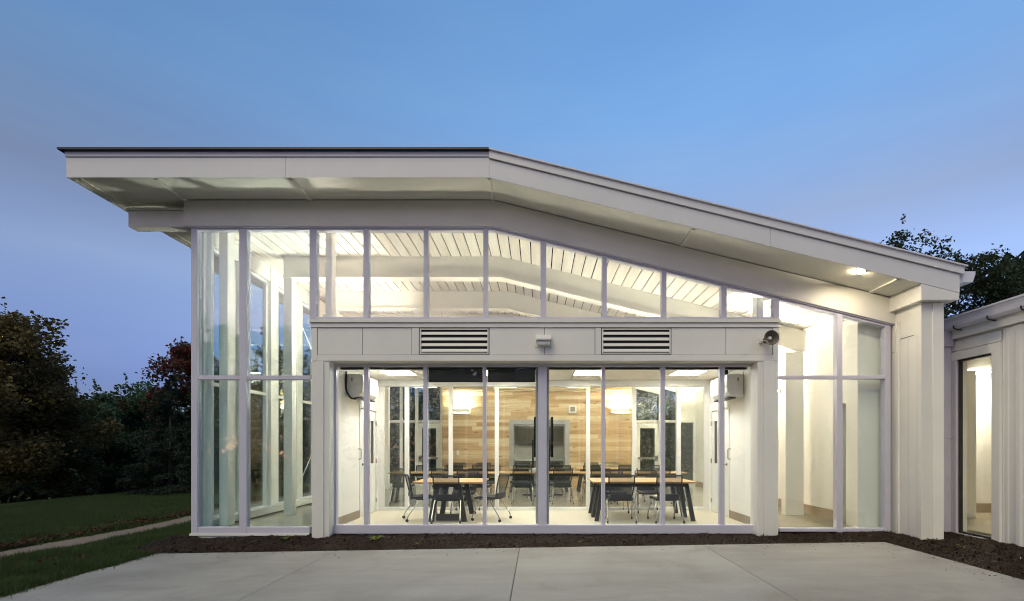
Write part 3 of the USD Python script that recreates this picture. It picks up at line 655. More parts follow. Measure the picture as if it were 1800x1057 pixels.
# ------------------------------------------------------------------ neighbouring building on the right
N = thing('side_wing', 'low white wing clad in ribbed metal on the right with tall window', 'building', (7.1, 8.4, 0))
SXW = 7.10; wy0, wy1, wz0, wz1 = 7.53, 8.16, -.05, 2.86
def siding(y0, y1, z0, z1):
    n = max(1, round((y1-y0)/.305)); w = (y1-y0)/n
    for k in range(n):
        a_ = y0+k*w; p_ = [(0, 0), (.03*w/.3, -.018), (.09*w/.3, -.018), (.12*w/.3, 0), (.2*w/.3, 0), (.215*w/.3, -.008), (.245*w/.3, -.008), (.26*w/.3, 0), (w-.001, 0)]
        from shapely.geometry import Polygon
        poly = [(SXW+dx, a_+dy) for dy, dx in p_] + [(SXW+.02, a_+w-.001), (SXW+.02, a_)]
        m = trimesh.creation.extrude_polygon(Polygon(poly), z1-z0, engine='earcut'); m.apply_translation((0, 0, z0))
        part(N, 'siding_panel', m, 'side_white')
siding(2.2, 7.38, -.2, 3.2)
part(N, 'wall', join(rbox(7.122, 7.25, 2.2, wy0-.002, -.2, 3.3), rbox(7.122, 7.25, wy0-.002, 8.418, wz1+.002, 3.3), rbox(7.122, 7.25, wy1+.002, 8.418, -.2, wz1+.002), rbox(7.122, 7.25, wy0-.002, wy1+.002, -.2, wz0)), 'side_white')
for (y0, y1) in ((7.40, 7.62), (7.625, 8.10), (8.105, 8.40)): part(N, 'wall_panel', bbox(7.09, 7.12, y0, y1, 3.02, 3.19), 'side_white')
W = holder(N, 'window')
part(W, 'casing', bbox(7.06, 7.12, 7.39, wy0-.002, -.18, 3.0), 'side_white'); part(W, 'casing', bbox(7.06, 7.12, wy1+.002, wy1+.07, -.18, wz1), 'frame_paint')
part(W, 'casing', bbox(7.06, 7.12, wy0, 8.40, wz1+.002, 3.0), 'side_white'); part(W, 'sill', bbox(7.05, 7.13, wy0, wy1, wz0-.12, wz0-.002), 'frame_paint')
part(W, 'frame', join(rbox(7.10, 7.16, wy0, wy0+.02, wz0, wz1), rbox(7.10, 7.16, wy1-.02, wy1, wz0, wz1), rbox(7.10, 7.16, wy0+.02, wy1-.02, wz1-.03, wz1), rbox(7.10, 7.16, wy0+.02, wy1-.02, wz0, wz0+.03)), 'black_steel')
part(W, 'pane', rbox(7.125, 7.135, wy0+.02, wy1-.02, wz0+.03, wz1-.03), 'glass')
part(N, 'pilaster', bbox(7.07, 7.12, 8.235, 8.40, -.18, 3.0), 'side_white')
part(N, 'inner_wall', join(rbox(7.26, 13, 10.3, 10.4, -.05, 2.95), rbox(12.9, 13, 6.5, 10.3, -.05, 2.95), rbox(7.26, 7.36, 8.62, 10.3, -.05, 2.95), rbox(7.26, 13, 6.4, 6.5, -.05, 2.95)), 'inner_white')
part(N, 'inner_pier', bbox(8.35, 8.62, 9.5, 10.29, 0, 2.9), 'inner_white')
part(N, 'skirting', rbox(8.63, 12.89, 10.28, 10.299, .002, .2), 'base_brown')
part(N, 'floor', rbox(7.26, 13, 6.5, 10.3, -.06, 0), 'polished_floor'); part(N, 'ceiling', rbox(7.26, 13, 6.45, 10.35, 2.951, 3.0), 'inner_white')
l_ = thing('round_light', 'round ceiling lamp glowing inside the right-hand wing behind the tall window', 'ceiling light', (9.12, 9.98, 2.95))
part(l_, 'diffuser', lathe([(0, -.05), (.12, -.045), (.17, -.02), (.18, 0)], 20, 'z'), 'link_glow', smooth=40, local=True); part(l_, 'rim', lathe([(.18, -.02), (.20, -.02), (.20, .0), (.18, .0)], 20), 'lamp_white', local=True)
rf = holder(N, 'roof')
part(rf, 'roof_sheet', prism([(6.99, 3.56), (13.2, 4.1), (13.2, 4.16), (6.99, 3.60)], 2.2, 10.5), 'trim_grey')
part(rf, 'fascia_board', rbox(7.03, 7.07, 2.2, 8.41, 3.22, 3.55), 'side_white')
part(rf, 'soffit', rbox(7.071, 7.2, 2.2, 8.41, 3.22, 3.25), 'side_white')
gpr = [(7.028, 3.36), (6.95, 3.36), (6.915, 3.40), (6.905, 3.48), (6.89, 3.53), (6.87, 3.535), (6.87, 3.56), (6.90, 3.56), (6.93, 3.40), (7.028, 3.385)]
part(rf, 'gutter', prism(gpr, 2.2, 8.44), 'gutter_white')
for y in (8.02, 7.42, 6.9): part(rf, 'gutter_bracket', tube(bend([(7.06, y, 3.34), (6.99, y, 3.335), (6.90, y, 3.36), (6.895, y, 3.41)], .03), .011, 6), 'black_steel')
part(N, 'downspout', join(bbox(6.90, 7.06, 8.24, 8.40, -.1, 3.36, .012), bbox(6.86, 7.065, 8.20, 8.41, 3.10, 3.37, .01), bbox(6.89, 7.065, 8.23, 8.41, 1.55, 1.58)), 'steel_lavender')

# ------------------------------------------------------------------ fixtures
def disc(c, r, z, n=20):
    a_ = np.arange(n)*2*np.pi/n; v = np.vstack([[c[0], c[1], z], np.stack([c[0]+r*np.cos(a_), c[1]+r*np.sin(a_), np.full(n, z)], 1)])
    return v, np.array([[0, 1+k, 1+(k+1) % n] for k in range(n)])
def sconce(loc, rz, label, w=.62, mat='uplight_glow', cat='wall lamp'):
    t = thing('wall_sconce', label, cat, loc, rz, group='wall uplights')
    # half bowl against a wall lying at local y = 0, room towards -y
    n = 14; prof_ = [(w/2, .0), (w/2*.97, -.06), (w/2*.8, -.12), (w/2*.45, -.165), (.02, -.18)]
    a_ = np.linspace(np.pi, 2*np.pi, n); v = []; f = []
    for r_, z_ in prof_:
        for q in a_: v.append([r_*np.cos(q), r_*.55*np.sin(q), z_])
    for i in range(len(prof_)-1):
        for k in range(n-1):
            A = i*n+k; f += [[A, A+1, A+n], [A+1, A+n+1, A+n]]
    part(t, 'bowl', (np.array(v), np.array(f)), 'lamp_white', smooth=50, local=True)
    part(t, 'lamp', rbox(-w*.36, w*.36, -.12, -.03, -.07, -.05), mat, local=True)
    part(t, 'back_plate', rbox(-w*.4, w*.4, -.012, 0, -.16, -.01), 'lamp_white', local=True)
def wsconce(px, label):
    t = thing('wall_sconce', label, 'wall lamp', (X(px, TY), TY-.004, Z(722, TY)), group='wall uplights')
    part(t, 'housing', join(bbox(-.30, .30, -.16, -.146, -.08, .07), bbox(-.30, -.285, -.145, 0, -.08, .07), bbox(.285, .30, -.145, 0, -.08, .07), bbox(-.30, .30, -.146, 0, -.10, -.081)), 'lamp_white', local=True)
    part(t, 'lamp', rbox(-.27, .27, -.12, -.03, .02, .03), 'sconce_glow', local=True)
wsconce(811, 'glowing wall uplight on the timber wall left of the doorway')
wsconce(1090, 'glowing wall uplight on the timber wall right of the doorway')
sconce((5.655, 10.9, 2.75), -90, 'glowing half-bowl uplight on the white wall behind the right side window')
sconce((5.655, 13.2, 2.75), -90, 'half-bowl uplight on the right wall deeper in the hall')
sconce((5.655, 15.6, 2.75), -90, 'half-bowl uplight on the right wall nearest the back of the hall')
sconce((RW+.125, 10.42, 2.55), 90, 'half-bowl uplight on the outside of the glass room, right aisle', mat='aisle_glow')
sconce((LW-.125, 10.42, 2.55), -90, 'half-bowl uplight on the outside of the glass room, left aisle', mat='aisle_glow')
# linear uplights that wash the boarded ceiling: on the roof of the glass room and on top of the timber wall
for (x0, x1, y, z, lab) in ((-3.2, -.2, 9.5, 2.94, 'linear ceiling uplight on the roof of the glass room, left half'), (.4, 3.4, 9.5, 2.94, 'linear ceiling uplight on the roof of the glass room, right half'), (-3.0, 3.0, 16.93, 3.56, 'linear ceiling uplight along the top of the timber wall')):
    t = thing('cove_light', lab, 'uplight', ((x0+x1)/2, y, z)); h = (x1-x0)/2
    part(t, 'housing', join(rbox(-h, h, -.06, -.05, 0, .09), rbox(-h, h, .05, .06, 0, .09), rbox(-h, h, -.049, .049, 0, .02)), 'lamp_white', local=True); part(t, 'lamp', rbox(-h+.02, h-.02, -.035, .035, .03, .045), 'cove_glow', local=True)
for y, lab in ((13.1, 'long pendant lamp hanging over the nearer hall table row'), (15.3, 'long pendant lamp hanging over the farther hall table row')):
    t = thing('pendant_light', lab, 'pendant lamp', (0, y, 3.75))
    part(t, 'housing', bbox(-3.2, 3.2, -.07, .07, .0, .07, .006), 'lamp_white', local=True); part(t, 'diffuser', rbox(-3.17, 3.17, -.06, .06, -.012, -.002), 'pendant_glow', local=True)
    for x in (-2.6, 0, 2.6): part(t, 'wire', tube([(x, 0, .07), (x, 0, 5.28-SL*max(0, x-RID)-3.75)], .003, 5), 'chrome', local=True)
# recessed downlight under the eave
t = thing('soffit_light', 'recessed downlight glowing under the sloping eave at right', 'downlight', (5.08, 7.585, prof(5.56, 5.08)))
part(t, 'lens', lathe([(0, -.005), (.055, -.005), (.055, .0)], 20), 'downlight_glow', local=True); part(t, 'trim_ring', lathe([(.055, -.009), (.085, -.009), (.085, .0)], 20), 'lamp_white', local=True)
# emergency lamp over the door
xw, zw = bx_(956), bz_(600)
t = thing('emergency_light', 'small white unlit wall light between the two louvered vents', 'wall lamp', (xw, FB, zw))
part(t, 'back_plate', bbox(-.155, .145, -.012, -.001, -.10, .10), 'lamp_white', local=True)
part(t, 'body', prism_x([(-.012, -.01), (-.012, .09), (-.10, .085), (-.17, .01), (-.17, -.01)], -.13, .12), 'lamp_white', local=True)
part(t, 'lens', bbox(-.11, .10, -.13, -.012, -.075, -.011, .01), 'paper', local=True)
# horn loudspeaker
t = thing('horn_speaker', 'round brown horn loudspeaker on the wall panel at upper right', 'loudspeaker', (bx_(1345), FB, bz_(599)))
part(t, 'horn', lathe([(.028, .04), (.03, .10), (.045, .16), (.085, .205), (.118, .225), (.122, .222), (.09, .20), (.05, .155), (.036, .12)], 28, 'y'), 'horn_brown', smooth=40, local=True)
part(t, 'driver', lathe([(0, .02), (.05, .02), (.05, .09), (.03, .10)], 20, 'y'), 'black_plastic', smooth=40, local=True)
part(t, 'phase_plug', lathe([(.036, .14), (.034, .17), (.02, .19), (0, .195)], 16, 'y'), 'lamp_white', smooth=40, local=True)
part(t, 'bracket', join(bbox(-.11, -.05, -.03, 0, -.05, .05), tube(bend([(-.08, -.02, 0), (-.09, -.09, -.02), (-.04, -.11, -.03)], .02), .009, 6)), 'lamp_white', local=True)
# wall mounted air units
for s, xw, lab in ((1, LW, 'white wall air unit on the left wall with dark hose'), (-1, RW, 'white wall air unit on the right wall with orange cable')):
    t = thing('air_unit', lab, 'air conditioner', (xw+s*.003, 8.82, 2.30))
    pr = [(0, .05), (0, .40), (.06, .43), (.26, .43), (.31, .40), (.32, .24), (.30, .10), (.24, .03), (.10, .0), (.03, .01)]
    pts = [(s*a_, z_) for a_, z_ in pr]
    if s < 0: pts = pts[::-1]
    part(t, 'casing', prism(pts, 0, .82), 'unit_white', local=True)
    part(t, 'outlet', bbox(s*.12, s*.27, .06, .78, -.012, .012), 'black_plastic', local=True)
    part(t, 'end_cap', prism([(x*.97+s*.004, z*.97+.006) for x, z in pts], -.012, -.001), 'unit_white', local=True)
    if s > 0: part(t, 'hose', tube(bend([(.02, -.03, .47), (-.0+.012, -.03, .12), (.10, -.03, -.02), (.2, -.03, -.03)], .10), .016, 8), 'black_plastic', smooth=40, local=True)
    else:
        part(t, 'cable', tube([(-.02, -.02, .47), (-.02, -.02, .05)], .006, 6), 'orange_tape', local=True); part(t, 'junction_box', bbox(-.36, -.30, -.02, .06, .42, .52), 'black_plastic', local=True)
    part(t, 'badge', rbox(s*.10, s*.13, -.016, -.0121, .30, .36), 'cabinet_grey', local=True)
# roller shades behind the middle panes
for k, (a_, b_, lab) in enumerate(((753, 848, 'grey roller shade partly lowered left of the centre pair of glass panes'), (857, 941, 'grey roller shade partly lowered beside the centre mullion'))):
    t = thing('roller_shade', lab, 'roller shade', (X((a_+b_)/2, 8.4), 8.42, 2.75)); x0, x1 = X(a_, 8.42), X(b_, 8.42)
    part(t, 'fabric', rbox(x0, x1, 8.452, 8.456, Z(670, 8.45), 2.80), 'shade_grey'); part(t, 'bottom_bar', bbox(x0, x1, 8.446, 8.462, Z(672, 8.45), Z(670, 8.45)-.001), 'black_steel')
    part(t, 'tube', lathe([(.03, x0), (.03, x1)], 12, 'x', (0, 8.47, 2.815)), 'shade_grey', smooth=40)
# speaker on timber wall and switch
t = thing('wall_speaker', 'small square white speaker on the timber wall right of doorway', 'loudspeaker', (X(1006, TY), TY-.005, Z(720, TY)))
part(t, 'box', bbox(-.14, .14, -.13, 0, -.14, .14, .012), 'unit_white', local=True); part(t, 'grille', bbox(-.08, .08, -.137, -.131, -.08, .08, .004), 'cabinet_grey', local=True)
t = thing('light_switch', 'small white switch plate on the timber wall left of doorway', 'switch', (X(805, TY), TY-.004, 1.2)); part(t, 'plate', bbox(-.045, .045, -.01, 0, -.08, .08, .003), 'unit_white', local=True); part(t, 'rocker', bbox(-.02, .02, -.016, -.0101, -.04, .04, .003), 'paper', local=True)

# ------------------------------------------------------------------ furniture
def make_chair(loc, rz, label, group):
    t = thing('chair', label, 'chair', loc, rz, group)       # faces local +y, seat front at +y
    w = .235
    seat = []
    us = np.linspace(-1, 1, 9); vs = np.linspace(0, 1, 9); V = []
    for v_ in vs:
        for u_ in us: V.append([u_*(w-.01*(1-v_)), -.20+.44*v_, .455-.018*(1-u_*u_)-.03*max(0, (v_-.75)/.25)**2+.012*v_])
    V = np.array(V); n = 9; F = []
    for i in range(8):
        for k in range(8): q = i*n+k; F += [[q, q+1, q+n+1], [q, q+n+1, q+n]]
    F = np.array(F); low = V.copy(); low[:, 2] -= .028; side = []
    ring = [k for k in range(9)] + [9*i+8 for i in range(1, 9)] + [72+k for k in range(7, -1, -1)] + [9*i for i in range(7, 0, -1)]
    for a_, b_ in zip(ring, ring[1:]+ring[:1]): side += [[a_, a_+81, b_], [b_, a_+81, b_+81]]
    part(t, 'seat', (np.vstack([V, low]), np.vstack([F, F[:, ::-1]+81, side])), 'seat_fabric', smooth=50, local=True)
    # backrest: slightly curved sheet, narrower at its foot
    B_ = []; nb = 8
    def backpt(u_, v_): 
        hw = (.185+.045*min(1, v_*1.8))
        return [u_*hw, -.20-.10*v_-.035*(1-u_*u_)*(.4+.6*v_)+.02, .45+.42*v_]
    for i in range(nb+1):
        for k in range(9): B_.append(backpt(-1+k/4, .08+.92*i/nb))
    F = []
    for i in range(nb):
        for k in range(8): q = i*9+k; F += [[q, q+1, q+10], [q, q+10, q+9]]
    part(t, 'backrest', (np.array(B_), np.array(F)), 'chair_mesh', smooth=True, local=True)
    edge = [backpt(-1, v_) for v_ in np.linspace(0, 1, 8)] + [backpt(u_, 1.) for u_ in np.linspace(-.8, .8, 7)] + [backpt(1, v_) for v_ in np.linspace(1, 0, 8)]
    part(t, 'back_frame', tube(edge, .0125, 6), 'black_plastic', smooth=50, local=True)
    part(t, 'lumbar_shell', join(bbox(-.19, .19, -.225, -.205, .44, .53, .008)), 'black_plastic', local=True)
    for sgn, y0, y1 in ((-1, -.06, -.29), (1, .08, .27)):
        part(t, 'leg', tube(bend([(-.255, y1, .065), (-.255, y1*.96, .11), (-.235, y0, .415), (.235, y0, .415), (.255, y1*.96, .11), (.255, y1, .065)], .045), .0115, 7), 'chrome', smooth=50, local=True)
        for x in (-.255, .255):
            part(t, 'caster', join(lathe([(0, -.013), (.026, -.013), (.031, -.006), (.031, .006), (.026, .013), (0, .013)], 12, 'x', (x, y1-.008, .032))), 'black_plastic', smooth=40, local=True)
    for x in (-.245, .245):
        part(t, 'armrest', tube(bend([(x, .02, .42), (x, .03, .60), (x, -.16, .60), (x, -.19, .47)], .05), .010, 6), 'chrome', smooth=50, local=True) if x > 9 else None
    part(t, 'under_frame', bbox(-.20, .20, -.12, .15, .395, .42), 'black_plastic', local=True)
    return t
FG = 'chairs in the front glass room'
chair0 = make_chair((X(787, 8.93), 8.98, .008), 2, 'black mesh chair with back to us at the small square table', FG)
def chair(x, y, rz, label, group, z=.008): return copy_of(chair0, label, (x, y, z), rz, group)
SQ = (X(797, 9.6), 9.52)
chair(X(735, 9.2)+.05, 9.25, -68, 'black mesh chair at the left side of the small square table', FG)
chair(X(868, 9.25)-.05, 9.22, 70, 'black mesh chair at the right side of the small square table', FG)
chair(X(817, 10.2), 10.28, 178, 'grey-looking mesh chair on the far side of the small square table', FG)
chair(X(1091, 8.95), 9.02, -3, 'black mesh chair with back to us, left one at the long front table', FG)
chair(X(1171, 8.95), 9.02, 2, 'black mesh chair with back to us, right one at the long front table', FG)
chair(X(1080, 10.3), 10.34, 181, 'mesh chair on the far side of the long front table, left one', FG)
chair(X(1140, 10.3), 10.34, 178, 'mesh chair on the far side of the long front table, right one', FG)

def leg_bar(x0, y0, x1, y1, z1, w=.07, d=.05):           # splayed flat leg, foot at x0,y0, head at x1,y1
    v = []
    for (x, y, z) in ((x0, y0, 0), (x1, y1, z1)):
        for a_, b_ in ((-1, -1), (1, -1), (1, 1), (-1, 1)): v.append([x+a_*w/2, y+b_*d/2, z])
    f = [[0, 2, 1], [0, 3, 2], [4, 5, 6], [4, 6, 7]]
    for k in range(4): q = (k+1) % 4; f += [[k, q, q+4], [k, q+4, k+4]]
    return np.array(v), np.array(f)
def make_table(loc, L_, W_, label, group, splay=.10, inset=.16, name='table', stretcher=False, w=.075, z0=.008):
    t = thing(name, label, 'table', (loc[0], loc[1], z0), 0, group); H = .74
    part(t, 'tabletop', bbox(-L_/2, L_/2, -W_/2, W_/2, H-.032, H, .004), 'table_wood', local=True)
    for a_ in (-1, 1):
        for b_ in (-1, 1):
            part(t, 'leg', leg_bar(a_*(L_/2-inset+splay), b_*(W_/2-.05), a_*(L_/2-inset-.02), b_*(W_/2-.10), H-.034, w, .055), 'black_steel', local=True)
        part(t, 'end_rail', bbox(a_*(L_/2-inset-.02)-.03, a_*(L_/2-inset-.02)+.03, -W_/2+.14, W_/2-.14, H-.10, H-.036), 'black_steel', local=True)
    part(t, 'apron', join(bbox(-L_/2+inset, L_/2-inset, -W_/2+.07, -W_/2+.10, H-.10, H-.034), bbox(-L_/2+inset, L_/2-inset, W_/2-.10, W_/2-.07, H-.10, H-.034)), 'black_steel', local=True)
    if stretcher: part(t, 'stretcher', bbox(-L_/2+inset-.0, L_/2-inset, -W_/2+.03, -W_/2+.09, .02, .14), 'black_steel', local=True)
    return t
make_table(SQ, 1.30, 1.16, 'small square wood-topped table with black splayed legs at left of the glass room', 'tables in the front glass room', inset=.44, splay=.10, stretcher=True, w=.10)
lx = (X(1042, 8.98)+X(1228, 8.98))/2
make_table((lx, 9.30), 1.93, .60, 'long wood-topped table nearest the glass at right, black splayed legs', 'tables in the front glass room', name='long_table')
make_table((lx, 9.905), 1.93, .60, 'long wood-topped table pushed behind the front one at right', 'tables in the front glass room', name='long_table')
# hall rows
HG = 'tables in the hall behind the glass partition'; HC = 'chairs in the hall behind the glass partition'
ax = [-2.92, -1.0, .98, 2.92]
tA = None
for k, x in enumerate(ax):
    lab = f'{ORD[k]} table from the left in the nearer hall row'
    if tA is None: tA = make_table((x, 12.75), 1.86, .62, lab, HG, name='hall_table', z0=.001)
    else: copy_of(tA, lab, (x, 12.75, .001), 0, HG)
for k, x in enumerate((-2.1, 0.05, 2.15)):
    copy_of(tA, f'{ORD[k]} table from the left in the farther hall row', (x, 15.25, .001), 0, HG)
def crow(y, rz, xs_, what):
    for k, x in enumerate(sorted(xs_)):
        chair(x, y+R.uniform(-.06, .06), rz+R.uniform(-9, 9), f'dark mesh chair, {ORD[k]} from left, {what} hall row', HC, z=.001)
crow(12.05, 0, [-3.35, -2.35, -1.42, -.36, .60, 1.55, 2.2, 3.0], 'near side of the nearer')
crow(13.45, 180, [-3.2, -2.4, -1.3, -.5, .7, 1.5, 2.5, 3.3], 'far side of the nearer')
crow(14.6, 0, [-2.5, -1.7, -.4, .5, 1.7, 2.6], 'near side of the farther')
crow(15.9, 180, [-2.6, -1.8, -.5, .5, 1.75, 2.5], 'far side of the farther')
t = thing('paper_stack', 'white paper box standing on the hall table behind the centre mullion', 'box', (X(941, 12.7), 12.62, .741)); part(t, 'box', bbox(-.17, .17, -.1, .1, 0, .09), 'paper', local=True); part(t, 'lid', bbox(-.18, .18, -.11, .11, .075, .10), 'unit_white', local=True)
for k, (px, rot, lab) in enumerate(((940.5, 90.5, 'thin black television seen edge-on just left of the centre mullion'), (969, 90, 'thin black television seen edge-on just right of the centre mullion'))):
    D = 14.0; t = thing('television', lab, 'television', (X(px, D), D, 0), rot, 'televisions on stands')
    part(t, 'screen', bbox(-.90, .90, -.03, .03, 1.12, 2.22, .01), 'screen_black', local=True); part(t, 'stand_post', bbox(-.05, .05, .035, .085, .05, 1.6), 'black_steel', local=True)
    part(t, 'stand_foot', join(bbox(-.45, .45, -.03, .09, .0, .05), bbox(-.05, .05, -.32, .36, .0, .048)), 'black_steel', local=True)

# ------------------------------------------------------------------ vegetation
def leaves(c, size, aspect=.7, droop=0., rng=R):
    n = len(c); s = size*rng.uniform(.6, 1.35, n)
    u = rng.normal(size=(n, 3)); u[:, 2] = u[:, 2]*.7-droop; u /= np.linalg.norm(u, axis=1, keepdims=True)
    w = rng.normal(size=(n, 3)); w -= u*(u*w).sum(1, keepdims=True); w /= np.linalg.norm(w, axis=1, keepdims=True)
    nn = np.cross(u, w)
    a_ = s[:, None]
    v = np.stack([c-u*a_*.5, c+w*a_*aspect*.5+nn*a_*.1, c+u*a_*.6, c-w*a_*aspect*.5+nn*a_*.1], 1).reshape(-1, 3)
    q = np.arange(n)[:, None]*4
    return v, np.concatenate([q+np.array([[0, 1, 2]]), q+np.array([[0, 2, 3]])])
def branch_tree(name, label, base, H, crown_r, crown_lo, n, size, mat, seed, group=None, lean=0., narrow=1., parts2=None, aspect=.75, sprigs=45):
    rng = np.random.default_rng(seed); base = np.array(base, float)
    t = thing(name, label, 'tree', base, group=group)
    tr = H*.022+.03
    pts = [base+np.array([lean*(z/H)**1.3+.05*H*.1*math.sin(z*1.7+seed), .04*math.cos(z*1.3+seed), z]) for z in np.linspace(-.3, H*.86, 12)]
    part(t, 'trunk', tube(pts, np.linspace(tr*1.25, tr*.18, 12), 8), 'bark', smooth=60)
    cl = []
    nl = int(9+H*1.0)
    for k in range(nl):
        f = (k+.5)/nl; z0 = crown_lo*H*.75+(H*.86-crown_lo*H*.75)*f
        p0 = base+np.array([lean*(z0/H)**1.3, 0, z0]); az = k*2.4+rng.uniform(-.4, .4)
        sh = max(0., math.sin(math.pi*min(.99, .22+.70*f)))**.8                     # crown profile
        ln = crown_r*sh*rng.uniform(.7, 1.12); up = (.25+.65*f)*ln
        p1 = p0+np.array([math.cos(az)*ln*narrow, math.sin(az)*ln, up]); pe = p0+(p1-p0)*.72
        if p1[2]-base[2] > H: p1[2] = base[2]+H*rng.uniform(.93, 1.)
        mid = (p0*.55+p1*.45)+np.array([0, 0, -.06*ln])
        part(t, 'limb', tube([p0, p0*.55+pe*.45+np.array([0, 0, -.05*ln]), pe], [tr*.36*(1-.6*f), tr*.22*(1-.6*f), tr*.04], 5), 'bark', smooth=60)
        for q in range(7):
            s_ = rng.uniform(.25, 1.08); p = p0*(1-s_)+p1*s_+rng.normal(0, .16*crown_r, 3)*np.array([1, 1, .75]); cl.append((p, rng.uniform(.5, 1.2)))
    tip = base+np.array([lean, 0, H*.93]); cl += [(tip+rng.normal(0, .11*crown_r, 3), .6) for _ in range(5)]
    w = np.array([c[1]**2 for c in cl]); w /= w.sum(); pick = rng.choice(len(cl), n, p=w)
    C = np.array([c[0] for c in cl])[pick]; rad = np.array([c[1] for c in cl])[pick]*crown_r*.26
    d = rng.normal(size=(n, 3)); d /= np.linalg.norm(d, axis=1, keepdims=True)
    rr = rad*rng.uniform(.25, 1., n)**.6*np.where(rng.random(n) < .12, 1.45, 1.)
    P = C+d*rr[:, None]*np.array([1, 1, .72])
    ns = int(sprigs); mt = 16; top_c = np.array([c[0] for c in cl if c[0][2] > base[2]+H*.5] or [tip])
    sp = top_c[rng.integers(len(top_c), size=ns)]+rng.normal(0, .12*crown_r, (ns, 3)); sd = rng.normal(0, .35, (ns, 3)); sd[:, 2] = 1; sl = rng.uniform(.25, .62, ns)*crown_r*.55
    tt = rng.uniform(.2, 1.15, (ns, mt)); P = np.vstack([P, (sp[:, None]+sd[:, None]*(tt*sl[:, None])[..., None]+rng.normal(0, .045, (ns, mt, 3))).reshape(-1, 3)]); n = len(P)
    low = base[2]+crown_lo*H*.5; P[:, 2] = np.where(P[:, 2] < low, low+rng.uniform(0, .5, n), P[:, 2])
    if parts2:
        top = rng.random(n) < parts2[1]*np.clip((P[:, 2]-base[2])/H*1.6-.3, 0, 1)
        part(t, 'crown', leaves(P[~top], size, aspect, rng=rng), mat); part(t, 'coloured_foliage', leaves(P[top], size, aspect, rng=rng), parts2[0])
    else: part(t, 'crown', leaves(P, size, aspect, rng=rng), mat)
    return t
def spruce(name, label, base, H, r, n, seed, mat='leaf_needle', group=None):
    rng = np.random.default_rng(seed); base = np.array(base, float); t = thing(name, label, 'tree', base, group=group)
    part(t, 'trunk', tube([base+np.array([0, 0, z]) for z in np.linspace(-.3, H*.97, 6)], np.linspace(H*.02, .01, 6), 7), 'bark', smooth=60)
    P, nb = [], int(H*13)
    for k in range(nb):
        f = (k+rng.random())/nb; z = H*(.06+.92*f); ln = r*(1-f)**.85*rng.uniform(.75, 1.1)+.08; az = rng.uniform(0, 2*np.pi)
        m = int(n/nb*(.3+1.4*(1-f))); s_ = rng.uniform(.08, 1, m)**.7
        dr = -.22*ln*s_**1.6+.10*ln*s_
        side = rng.normal(0, .13*ln+.03, m)*(1.1-s_*.8)
        hang = -np.abs(rng.normal(0, .14, m))*(.4+ln*.5)
        P.append(np.stack([math.cos(az)*ln*s_-math.sin(az)*side, math.sin(az)*ln*s_+math.cos(az)*side, z+dr+hang], 1))
    part(t, 'crown', leaves(base+np.vstack(P), .13, .30, droop=.9, rng=rng), mat)
def at(px, D, z=None):
    x = X(px, D); return (x, D, float(ground_z(x, D))-.05 if z is None else z)
def hgt(py, D, base): return Z(py, D)-base[2]
LG = 'trees along the edge of the lawn'
b = at(4, 19.5); branch_tree('broad_tree', 'broad olive-bronze tree at the far left edge of the lawn', b, hgt(566, 19.5, b), 2.95, .26, 26000, .15, 'leaf_bronze', 3, LG)
b = at(92, 22.0); branch_tree('broad_tree', 'lower olive tree just right of the broad one at far left', b, hgt(690, 22, b), 1.95, .05, 13000, .15, 'leaf_olive', 5, LG)
b = at(-70, 22.0); branch_tree('broad_tree', 'bronze tree cut off by the left edge of the photo', b, hgt(575, 22, b), 3.0, .05, 15000, .15, 'leaf_olive', 8, LG)
b = at(222, 30.0); branch_tree('green_tree', 'tall rounded green tree in the middle of the tree line', b, hgt(690, 30, b), 2.9, .03, 20000, .17, 'leaf_green', 12, LG)
b = at(160, 36.0); branch_tree('green_tree', 'distant dark tree seen in the gap of the tree line', b, hgt(712, 36, b), 3.6, .03, 14000, .2, 'leaf_dark', 14, LG)
b = at(205, 26.5); branch_tree('green_tree', 'low dark green bushy tree in front of the rounded green tree', b, hgt(775, 26.5, b), 2.0, .02, 12000, .14, 'leaf_dark', 17, LG)
b = at(268, 33.0); branch_tree('green_tree', 'pale green tree just left of the red-tinged one', b, hgt(702, 33, b), 2.6, .03, 13000, .17, 'leaf_green', 19, LG)
b = at(332, 24.5); branch_tree('red_maple', 'red-tinged maple rising beside the corner of the glass building', b, hgt(598, 24.5, b), 1.9, .1, 15000, .14, 'leaf_dark', 23, LG, parts2=('leaf_red', .75))
b = at(300, 21.0); spruce('spruce', 'dark drooping spruce in front of the red-tinged maple', b, hgt(655, 21, b), 1.9, 24000, 31, group=LG)
b = at(345, 20.5); spruce('spruce', 'dark drooping spruce closest to the glass corner', b, hgt(690, 20.5, b), 1.6, 15000, 33, group=LG)
BG = 'trees behind the hall'
for k, (px, D, py, lab) in enumerate(((640, 25, 600, 'dark tree standing outside the left exit door of the hall'), (745, 27, 640, 'dark tree behind the left of the timber wall'), (1150, 27, 640, 'dark tree standing outside the right exit door of the hall'), (430, 24, 640, 'dark tree seen through the tall left window wall'), (500, 27, 620, 'dark tree beyond the second tall side window'))):
    b = at(px, D); branch_tree('hall_tree', lab, b, hgt(py, D, b), 2.6, .03, 9000, .18, 'leaf_dark', 40+k, BG)
RG = 'trees behind the right-hand wing'
b = at(1588, 21., -.2); branch_tree('roof_tree', 'small tree crown poking above the sloping eave at right', b, hgt(384, 21, b), 1.9, .5, 9500, .11, 'leaf_mixed', 61, RG)
b = at(1515, 23., -.2); branch_tree('roof_tree', 'twig tip just showing above the eave left of the small crown', b, hgt(412, 23, b), .9, .7, 1500, .12, 'leaf_mixed', 62, RG)
b = at(1680, 22., -.2); branch_tree('roof_tree', 'dark tree directly behind the roof gutter end at right', b, hgt(440, 22, b), 2.2, .4, 13000, .11, 'leaf_mixed', 66, RG)
